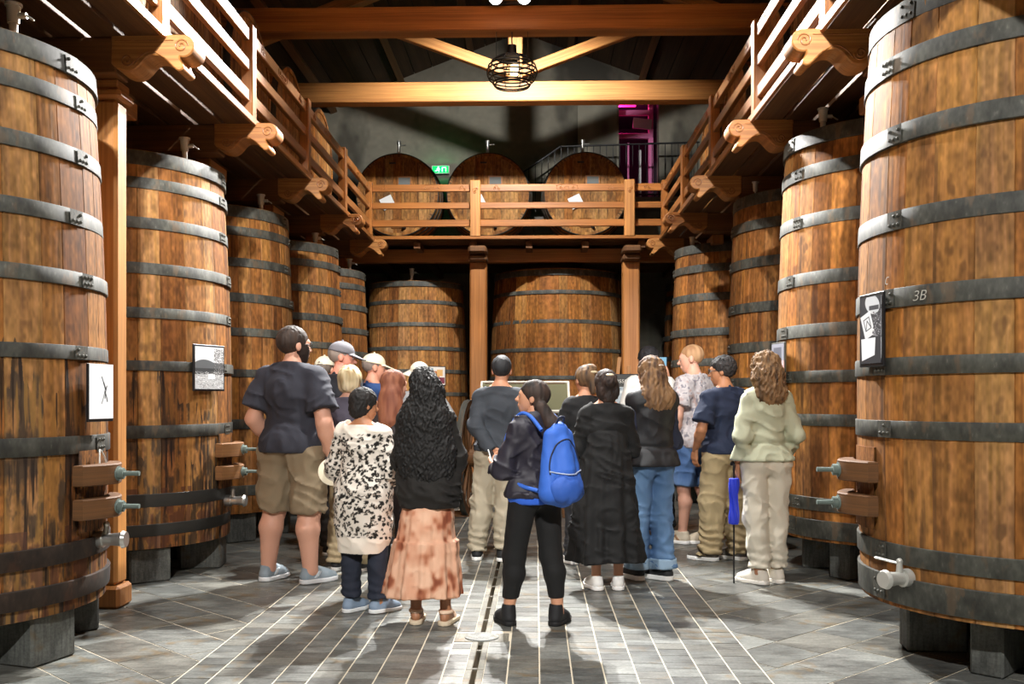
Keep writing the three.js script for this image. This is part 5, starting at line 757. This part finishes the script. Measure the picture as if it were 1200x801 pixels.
// leopard jumper
function leopard(x, y, z) {
  if (y > 1.385 + 0.08 * Math.abs(x) + 0.1 * z || y < 0.575 + 0.16 * z) return lin(0xe6ddd0);
  const c = 0.037, u = x / c, v = y / c, w = z / c, iu = Math.floor(u), iv = Math.floor(v), iw = Math.floor(w); let best = 9, id = 0, an = 0;
  for (let i = -1; i <= 1; i++) for (let j = -1; j <= 1; j++) for (let k = -1; k <= 1; k++) { const h = PERM[(PERM[(PERM[(iu + i + 512) & 255] + iv + j + 512) & 255] + iw + k + 512) & 255], h2 = PERM[(h + 71) & 255], h3 = PERM[(h + 133) & 255], dx = u - (iu + i + h / 255), dy = v - (iv + j + h2 / 255), dz = w - (iw + k + h3 / 255), d = Math.hypot(dx, dy, dz); if (d < best) { best = d; id = h2; an = Math.atan2(dy, dx + dz); } }
  const r = best + 0.08 * noise3(u * 3, v * 3, w * 3), gap = Math.cos(an - id * 0.1) > 0.7; if (r < 0.2) return lin(0x8d8378); if (r < 0.53 && !gap) return lin(0x16130f); return lin(0xd5cdc2);
}
makePerson({ px: 426, py: 716, top: 456, yaw: -14, fem: true, label: 'short woman in a long leopard print jumper and navy trousers', skin: SK.tan, headYaw: -38, headPitch: 4, bw: 1.12, ww: 1.25, hw: 1.15, dp: 1.15, feet: [[-0.09, 0.03, -20], [0.13, 0.0, -38]], armL: [[-0.235, 1.14, 0.0], [-0.17, 1.0, -0.2]], armR: [[0.235, 1.14, 0.0], [0.15, 1.02, -0.2]],
  tops: [{ name: 'jumper', col: 0xffffff, fn: leopard, sleeve: 1.85, hem: 0.5, dip: -0.35, inf: 0.022, loose: 0.03, box: [0.215, 0.185], neck: 1.452, cell: 0.0085, wrk: 0.006, rough: 0.95 }],
  legs: { col: 0x1a2130, hem: 0.12, end: 0.075, inf: 0.012 }, shoes: { name: 'sneaker', col: 0x8295ab, sole: 0xe3e6e6, bulk: 1.1 }, hair: { col: 0x0d0b0b, col2: 0x1d1816, vol: 0.016, amp: 0.006, curl: 45, line: [0.06, -0.17], local: [[[0, -0.04, 0.05], [0.08, 0.08, 0.075]]] } });
// long black curls and tie-dyed skirt
const dye = (() => { const A = lin(0xcd997c), B = lin(0xa8623f), C = lin(0x7a3a22), D = lin(0xd9ae92); return (x, y, z) => { const n = noise3(x * 12, y * 9, z * 12) + 0.7 * noise3(x * 30, y * 22, z * 30), m = noise3(x * 14 + 9, y * 12, z * 14); let c = mix3(A, D, clamp(0.5 + m, 0, 1)); c = mix3(c, B, clamp(n * 1.4 + 0.15, 0, 0.85)); return mix3(c, C, clamp((n - 0.35) * 2.4, 0, 0.9)); }; })();
makePerson({ px: 503, py: 730, top: 432, yaw: -8, fem: true, label: 'woman with waist long black curls and a rust tie dyed skirt', skin: SK.brown, headYaw: -8, sway: -0.06, feet: [[-0.09, 0.0, 8], [0.12, 0.0, -6]], armL: [[-0.2, 1.13, -0.04], [-0.08, 1.05, -0.22]], armR: [[0.2, 1.13, -0.04], [0.1, 1.05, -0.22]],
  tops: [{ name: 'blouse', col: 0x15120f, sleeve: 1.7, hem: 0.8, inf: 0.022, box: [0.205, 0.15], wrk: 0.008 }],
  skirts: [{ name: 'skirt', col: 0xffffff, fn: dye, y0: 0.2, y1: 0.95, n: 11, fold: 0.012, wave: 0.006, cx: -0.05, r: k => { const w = k < 0.5 ? lerp(0.16, 0.205, k / 0.5) : lerp(0.222, 0.272, (k - 0.5) / 0.5); return [w, w * 0.86]; } }],
  sandals: { sole: 0xcdbba0, col: 0xd6b9a0 }, hair: { col: 0x040303, col2: 0x0c0908, vol: 0.014, amp: 0.01, curl: 42, strand: 0.022, cell: 0.0065, line: [0.065, -0.25], drape: [[[0.0, 1.56, 0.05], [0.12, 0.16, 0.115]], [[-0.01, 1.36, 0.075], [0.185, 0.24, 0.12]], [[-0.01, 1.18, 0.07], [0.215, 0.22, 0.125]], [[0, 1.06, 0.075], [0.19, 0.15, 0.105]]] } });
// man in the grey sweater
makePerson({ px: 583, py: 656, top: 417, yaw: -8, label: 'man in a charcoal sweater and beige trousers with hands behind', skin: SK.mid, sway: 0.05, headYaw: 6, feet: [[-0.18, 0, 10], [0.05, 0.02, -6]], armL: [[-0.175, 1.15, 0.13], [-0.01, 0.95, 0.19], [[0.9, -0.4, 0.1], [0.1, 0.2, -1], 0.7]], armR: [[0.21, 1.15, 0.13], [0.1, 0.95, 0.2], [[-0.75, -0.6, 0.1], [0, 0.1, -1], 0.8]],
  tops: [{ name: 'sweater', col: 0x33383f, sleeve: 1.92, hem: 0.94, inf: 0.015, loose: 0.008, wrk: 0.005 }], legs: { col: 0xa99f8a, hem: 0.1, end: 0.082, inf: 0.02, knee: 0.018, fold: 0.008, wrk: 0.006 }, shoes: { name: 'sneaker', col: 0x232527, sole: 0xeeeeea }, hair: { col: 0x15171a, col2: 0x2b2d31, vol: 0.008, amp: 0.003, line: [0.055, -0.075] } });
// backpack woman
const hiker = makePerson({ px: 626, py: 731, top: 446, yaw: 38, fem: true, label: 'woman in black leggings and dark jacket wearing a blue backpack', skin: SK.mid, headYaw: 42, headPitch: -8, hw: 1.22, leg: 1.14, feet: [[-0.15, -0.12, -14], [0.13, 0.1, -62]], armL: [[-0.215, 1.14, -0.06], [-0.14, 1.1, -0.28], [[0.5, 0.3, -0.8], [0.4, 0.8, 0.3], 0.6]], armR: [[0.205, 1.13, -0.04], [0.12, 1.08, -0.26]],
  tops: [{ name: 'blue_shirt', col: 0x2a5cc4, sleeve: 0, hem: 0.875, inf: 0.016 }, { name: 'jacket', col: 0x24212c, sleeve: 1.9, hem: 0.92, inf: 0.028, loose: 0.018, neck: 1.52, wrk: 0.009, rough: 0.6, collar: 0x2d2634 }],
  legs: { name: 'leggings', col: 0x070708, inf: 0.007, hem: 0.2, end: 0.046, wrk: 0.001, fold: 0 }, shoes: { name: 'boot', col: 0x131316, sole: 0x0d0d0f, high: 0.15, bulk: 1.12, rise: 0.034 },
  hair: { col: 0x17100c, col2: 0x3a2920, vol: 0.012, amp: 0.003, freq: 90, line: [0.06, -0.12], drape: [[[0.0, 1.56, 0.08], [0.06, 1.44, 0.13], 0.05, 0.055], [[0.06, 1.44, 0.13], [0.1, 1.27, 0.15], 0.055, 0.025]], local: [[[0.05, 0.03, -0.06], [0.02, 0.05, 0.05]]] } });
{
  const g = carried(hiker, 'backpack', 'bright blue backpack with dark piping worn by the leggings woman', 'backpack'), bl = clothOf(0x2f62c0, 0.7), dk = clothOf(0x16203a, 0.7), by = 0.215;
  const f0 = smin([cone([-0.065, 0.97, by + 0.05], [-0.035, 1.36, by + 0.02], 0.085, 0.055), cone([0.13, 0.97, by + 0.05], [0.095, 1.36, by + 0.02], 0.085, 0.055), cone([0.03, 0.95, by + 0.065], [0.03, 1.4, by + 0.03], 0.09, 0.06), cone([0.03, 1.12, by + 0.09], [0.03, 1.3, by + 0.06], 0.08, 0.06)], 0.03);
  const main = part('main_bag', netMesh([-0.22, 0.8, by - 0.12], [0.27, 1.52, by + 0.25], 0.009, (x, y, z) => Math.max(f0(x, y, z) - 0.004 * noise3(x * 25, y * 18, z * 25), by - 0.05 - z)), bl, g);
  part('front_pocket', netMesh([-0.2, 0.84, by], [0.25, 1.14, by + 0.28], 0.009, (x, y, z) => Math.max(ell([0.03, 1.0, by + 0.1], [0.145, 0.12, 0.1]).d(x, y, z) - 0.005 * noise3(x * 30, y * 25, z * 30), by + 0.08 - z)), clothOf(0x2a57ae, 0.7), main);
  const surf = (x, y) => { let z = by + 0.3; while (z > by && f0(x, y, z) > 0) z -= 0.004; return z; };
  const arc = []; for (let i = 0; i <= 16; i++) { const a = Math.PI * (i / 16), x = 0.03 + Math.cos(a) * 0.135, y = 1.1 + Math.sin(a) * 0.24; arc.push([x, y, surf(x, y) + 0.004]); } part('piping', tube(arc, 0.006, 40, 6), dk, main);
  const arc2 = []; for (let i = 0; i <= 12; i++) { const x = -0.11 + i * 0.28 / 12, y = 1.12 - 0.02 * Math.sin(i / 12 * 3.14); arc2.push([x, y, surf(x, y) + 0.012]); } part('zip', tube(arc2, 0.005, 30, 6), clothOf(0x9aa7bf, 0.5), main);
  part('haul_loop', tube([[0.0, 1.44, by + 0.03], [0.01, 1.49, by + 0.06], [0.05, 1.49, by + 0.06], [0.06, 1.44, by + 0.03]], 0.009, 20, 6), dk, main);
  for (const s of [-1, 1]) part('shoulder_strap', (() => { const pts = [[s * 0.09, 1.4, 0.2], [s * 0.11, 1.5, 0.09], [s * 0.115, 1.515, 0.0], [s * 0.12, 1.44, -0.1], [s * 0.14, 1.3, -0.16], [s * 0.175, 1.12, -0.1], [s * 0.18, 1.02, 0.05], [s * 0.12, 0.98, 0.2]].map(p => hiker.up(...p)); const t = tube(pts, 0.015, 50, 8); return t; })(), bl, g);
}
{ const g = carried(hiker, 'phone', 'white mobile phone in the hand of the leggings woman', 'phone'); part('case', cbox(0.075, 0.15, 0.01, 0.004), M.white, g, [-0.08, 1.17, -0.4], [-0.5, 0.5, 0]); part('screen', cbox(0.066, 0.138, 0.002, 0.0005), M.black, g, [-0.0775, 1.1735, -0.3945], [-0.5, 0.5, 0]); }
// two women in black
const dark1 = makePerson({ px: 686, py: 660, top: 429, yaw: 14, fem: true, fine: 1.3, label: 'woman in a black T-shirt holding a pale sheet, hair pinned up', skin: SK.mid, headYaw: 10, armL: [[-0.24, 1.16, -0.06], [-0.27, 1.1, -0.27], [[-0.2, 0.4, -0.9], [0.9, 0.2, 0], 0.6]], tops: [{ col: 0x17181a, sleeve: 0.8, hem: 0.86, inf: 0.018 }], legs: { col: 0x1e1e22 }, shoes: { col: 0xe6e6e4, sole: 0xf0f0ee },
  hair: { col: 0x241813, col2: 0x7d6144, vol: 0.012, amp: 0.004, line: [0.06, -0.13], local: [[[0.03, 0.1, 0.06], [0.055, 0.045, 0.05]], [[0.03, -0.04, 0.1], [0.04, 0.09, 0.035]]], clips: [[[0.03, 0.07, 0.115], [0.04, 0.012, 0.012], 0xd8c9a6]] } });
{ const g = carried(dark1, 'paper_sheet', 'pale sheet held by the woman in the black T-shirt', 'sheet'); part('page', new THREE.BoxGeometry(0.15, 0.24, 0.004), std({ color: 0xe6e1cd, roughness: 0.7 }), g, [-0.31, 1.2, -0.4], [-0.5, 0.1, 0]); }
makePerson({ px: 710, py: 690, top: 434, yaw: 6, fem: true, label: 'woman in a long loose black dress and white trainers', skin: SK.mid, headYaw: 8, bw: 1.06, feet: [[-0.08, 0.0, 14], [0.1, 0.0, -10]], armL: [[-0.21, 1.13, -0.03], [-0.1, 1.05, -0.2]], armR: [[0.21, 1.13, -0.03], [0.1, 1.05, -0.2]],
  tops: [{ name: 'dress_top', col: 0x090a0b, sleeve: 1.1, hem: 1.0, inf: 0.018, loose: 0.018, cuff: 0.05, wrk: 0.006 }], skirts: [{ name: 'dress', col: 0x090a0b, y0: 0.235, y1: 1.28, n: 7, fold: 0.022, wave: 0.008, wrk: 0.006, cx: 0.0, r: k => { const w = lerp(0.15, 0.305, Math.pow(k, 0.7)); return [w, w * 0.82]; } }],
  shoes: { name: 'trainer', col: 0xe9e8e4, sole: 0xf2f1ee, bulk: 1.08 }, hair: { col: 0x1a110d, col2: 0x33221a, vol: 0.012, amp: 0.005, curl: 35, line: [0.06, -0.12], local: [[[0.0, 0.03, 0.1], [0.06, 0.05, 0.05]], [[0.0, -0.09, 0.075], [0.055, 0.075, 0.04]], [[-0.06, -0.04, 0.06], [0.035, 0.07, 0.05]], [[0.06, -0.04, 0.06], [0.035, 0.07, 0.05]]], clips: [[[0.0, 0.085, 0.115], [0.035, 0.012, 0.014], 0xd9cbb0]] } });
// jeans and quilted vest
makePerson({ px: 763, py: 679, top: 419, yaw: 24, fem: true, label: 'woman with wavy light brown hair in a quilted vest and jeans', skin: SK.pale, headYaw: 14, feet: [[-0.1, -0.06, 6], [0.09, 0.04, 26]], armL: [[-0.225, 1.08, -0.01], [-0.04, 1.08, -0.22]], armR: [[0.205, 1.1, -0.02], [0.06, 1.1, -0.22]],
  tops: [{ name: 'sweater', col: 0x1b2136, sleeve: 1.9, hem: 1.02, inf: 0.016, loose: 0.02, wrk: 0.006 }, { name: 'quilted_vest', col: 0x15171c, sleeve: 0, hem: 0.9, inf: 0.046, wrk: 0.004, rough: 0.55, peplum: [1.05, 0.012] }],
  legs: { name: 'jeans', col: 0xffffff, fn: mott(0x35547c, 0x6f92b8, 6, 4), hem: 0.1, inf: 0.016, knee: 0.016, end: 0.092, waist: 1.0, wrk: 0.006, cuffs: 0.13, cuffCol: 0x93aec6 }, shoes: { name: 'sneaker', col: 0x232326, sole: 0xeeeeec, bulk: 1.1, rise: 0.04 },
  hair: { col: 0x452f20, col2: 0x94714c, vol: 0.016, amp: 0.007, curl: 26, grad: 0.9, line: [0.06, -0.25], drape: [[[0, 1.56, 0.05], [0.11, 0.13, 0.1]], [[0.0, 1.43, 0.075], [0.155, 0.15, 0.095]], [[0.07, 1.44, 0.12], [0.07, 0.08, 0.06]]], clips: [[[0.0, 0.06, 0.125], [0.03, 0.008, 0.01], 0xe5ddd0]] } });
// man with the phone, white shirt
const filmer = makePerson({ px: 766, py: 628, top: 407, yaw: 4, fine: 1.4, label: 'dark haired man in a white shirt raising a phone', skin: SK.mid, headYaw: 25, sway: -0.08, armR: [[0.3, 1.22, -0.12], [0.22, 1.47, -0.2], [[-0.2, 0.9, -0.3], [-0.9, 0, 0.2], 0.8]], tops: [{ col: 0xdedcd6, sleeve: 0.85, hem: 0.86, inf: 0.02, loose: 0.02 }], legs: { col: 0x17171a, end: 0.085 }, shoes: { col: 0x5c5c5e, sole: 0x8b8b8b }, hair: { col: 0x0f0e10, col2: 0x222024, vol: 0.014, amp: 0.006, curl: 40, strand: 0.013, line: [0.055, -0.08] } });
{ const g = carried(filmer, 'phone', 'mobile phone with a bluish screen raised beside the white shirt', 'phone'); part('case', cbox(0.075, 0.15, 0.01, 0.004), M.black, g, [0.135, 1.6, -0.24]); part('screen', cbox(0.068, 0.14, 0.002, 0.0005), std({ color: 0x6c94a8, emissive: 0x5d8fae, emissiveIntensity: 0.5 }), g, [0.135, 1.6, -0.2345]); }
// fair man, patterned shirt
makePerson({ px: 812, py: 637, top: 404, yaw: 48, label: 'fair haired man in a pale patterned shirt and denim shorts', skin: SK.pale, headYaw: 26, headPitch: 6, feet: [[-0.06, -0.08, 6], [0.06, 0.1, 22]], armL: [[-0.235, 1.13, 0.0], [-0.22, 0.88, -0.06]],
  tops: [{ name: 'shirt', col: 0xffffff, fn: (() => { const A = lin(0xb4adb0), B = lin(0xd6d0d0), C = lin(0x8b8790), D = lin(0xb29c98); return (x, y, z) => { const n = noise3(x * 46, y * 46, z * 46), m = noise3(x * 40 + 7, y * 40, z * 40 + 3); return n > 0.38 ? C : m > 0.45 ? D : mix3(A, B, clamp(0.5 + n, 0, 1)); }; })(), sleeve: 0.68, hem: 0.85, inf: 0.02, loose: 0.022, flare: 0.014, collar: 0xc4bcbe, wrk: 0.006, cell: 0.01 }],
  legs: { name: 'shorts', col: 0xffffff, fn: mott(0x3d5f92, 0x6d8fc0, 8), hem: 0.53, inf: 0.02, end: 0.105, wrk: 0.006 }, shoes: { name: 'sneaker', col: 0xd0c3ad, sole: 0xf0eeea, bulk: 1.1, accent: 0x9a7554, rise: 0.034 }, hair: { col: 0x9c7350, col2: 0xc09a72, vol: 0.003, amp: 0.0015, line: [0.06, -0.06] } });
// navy polo
makePerson({ px: 848, py: 656, top: 418, yaw: 34, label: 'dark haired man in a navy polo shirt and loose khaki trousers', skin: SK.tan, headYaw: 34, headPitch: 4, bw: 1.06, ww: 1.12, dp: 1.1, feet: [[-0.12, -0.05, 24], [0.12, 0.06, 20]], armL: [[-0.26, 1.13, 0.0], [-0.18, 0.95, -0.16]],
  tops: [{ name: 'polo_shirt', col: 0x1c2740, sleeve: 0.78, hem: 0.92, inf: 0.018, loose: 0.024, flare: 0.014, collar: 0x19223a, wrk: 0.006 }], legs: { col: 0xa3916e, hem: 0.07, end: 0.1, inf: 0.026, knee: 0.03, fold: 0.012, wrk: 0.008, belt: 0x141416 }, shoes: { name: 'sneaker', col: 0x55504a, sole: 0xeeeeea, bulk: 1.1, rise: 0.036 }, hair: { col: 0x0f0d0e, col2: 0x241f1f, vol: 0.014, amp: 0.007, curl: 40, strand: 0.014, line: [0.055, -0.08] }, glasses: true });
// pale green jacket
const walker = makePerson({ px: 897, py: 683, top: 414, yaw: 10, fem: true, label: 'woman in a pale green jacket and cream trousers', skin: SK.tan, headYaw: 14, hw: 1.08, feet: [[-0.06, 0.02, 36], [0.09, -0.02, 14]], armL: [[-0.205, 1.12, 0.05], [-0.205, 0.9, -0.05]], armR: [[0.215, 1.12, 0.06], [0.18, 0.97, -0.12]],
  tops: [{ name: 'jacket', col: 0xb4b89f, sleeve: 1.85, hem: 0.935, inf: 0.018, loose: 0.009, neck: 1.5, wrk: 0.007, peplum: [1.065, 0.026], collar: 0xb4b89f }],
  legs: { col: 0xd2ccbb, hem: 0.13, end: 0.078, inf: 0.016, knee: 0.02, fold: 0.007, wrk: 0.006, pockets: 0xdad4c4 }, shoes: { name: 'sneaker', col: 0xe6dfd2, sole: 0xf0ece4, bulk: 1.08 },
  hair: { col: 0x43301f, col2: 0x8d6c48, vol: 0.022, amp: 0.012, curl: 30, line: [0.06, -0.25], drape: [[[0, 1.57, 0.05], [0.125, 0.12, 0.11]], [[0.01, 1.46, 0.08], [0.125, 0.12, 0.085]]], local: [[[-0.03, 0.1, 0.02], [0.06, 0.03, 0.06]]] } });
{
  const g = carried(walker, 'umbrella', 'furled bright blue umbrella with a thin black shaft by the jacket', 'umbrella'); const p = [-0.24, -0.03];
  part('canopy', netMesh([-0.32, 0.42, -0.13], [-0.16, 0.82, 0.07], 0.006, (x, y, z) => { const a = Math.atan2(x - p[0], z - p[1]), k = (y - 0.44) / 0.36, r = 0.034 + 0.004 * Math.sin(k * 9) + 0.005 * Math.sin(a * 5 + y * 26); return Math.max(Math.hypot(x - p[0], z - p[1]) - r, y - 0.8, 0.45 - y); }), clothOf(0x2036c8, 0.6), g);
  part('shaft', bar([p[0], 0.0, p[1]], [p[0], 0.9, p[1]], 0.012, 0.012, 0.003), M.black, g); part('handle', tube([[p[0], 0.86, p[1]], [p[0], 0.9, p[1]], [p[0], 0.92, p[1] - 0.03], [p[0], 0.9, p[1] - 0.05]], 0.011, 16, 8), M.black, g);
}
{ // hat carried low beside the leopard jumper
  const [hx, hyy, hz] = at(390, 552, 6.95); const g = thing('sun_hat', 'cream sun hat held low between khaki shorts and leopard jumper', 'hat', null, [hx, hyy, hz], 0.3); g.scale.setScalar(0.75);
  part('crown', (() => { const c = new THREE.LatheGeometry([[0.001, 0.1], [0.05, 0.095], [0.08, 0.06], [0.09, 0.0]].map(p => new THREE.Vector2(...p)), 24); c.rotateX(1.2); return c; })(), clothOf(0xe6dec6, 0.9), g);
  part('brim', (() => { const c = new THREE.LatheGeometry([[0.085, 0.004], [0.14, -0.008], [0.14, -0.014], [0.085, -0.002]].map(p => new THREE.Vector2(...p)), 28); c.rotateX(1.2); return c; })(), clothOf(0xe6dec6, 0.9), g);
}
renderer.render(scene, camera);
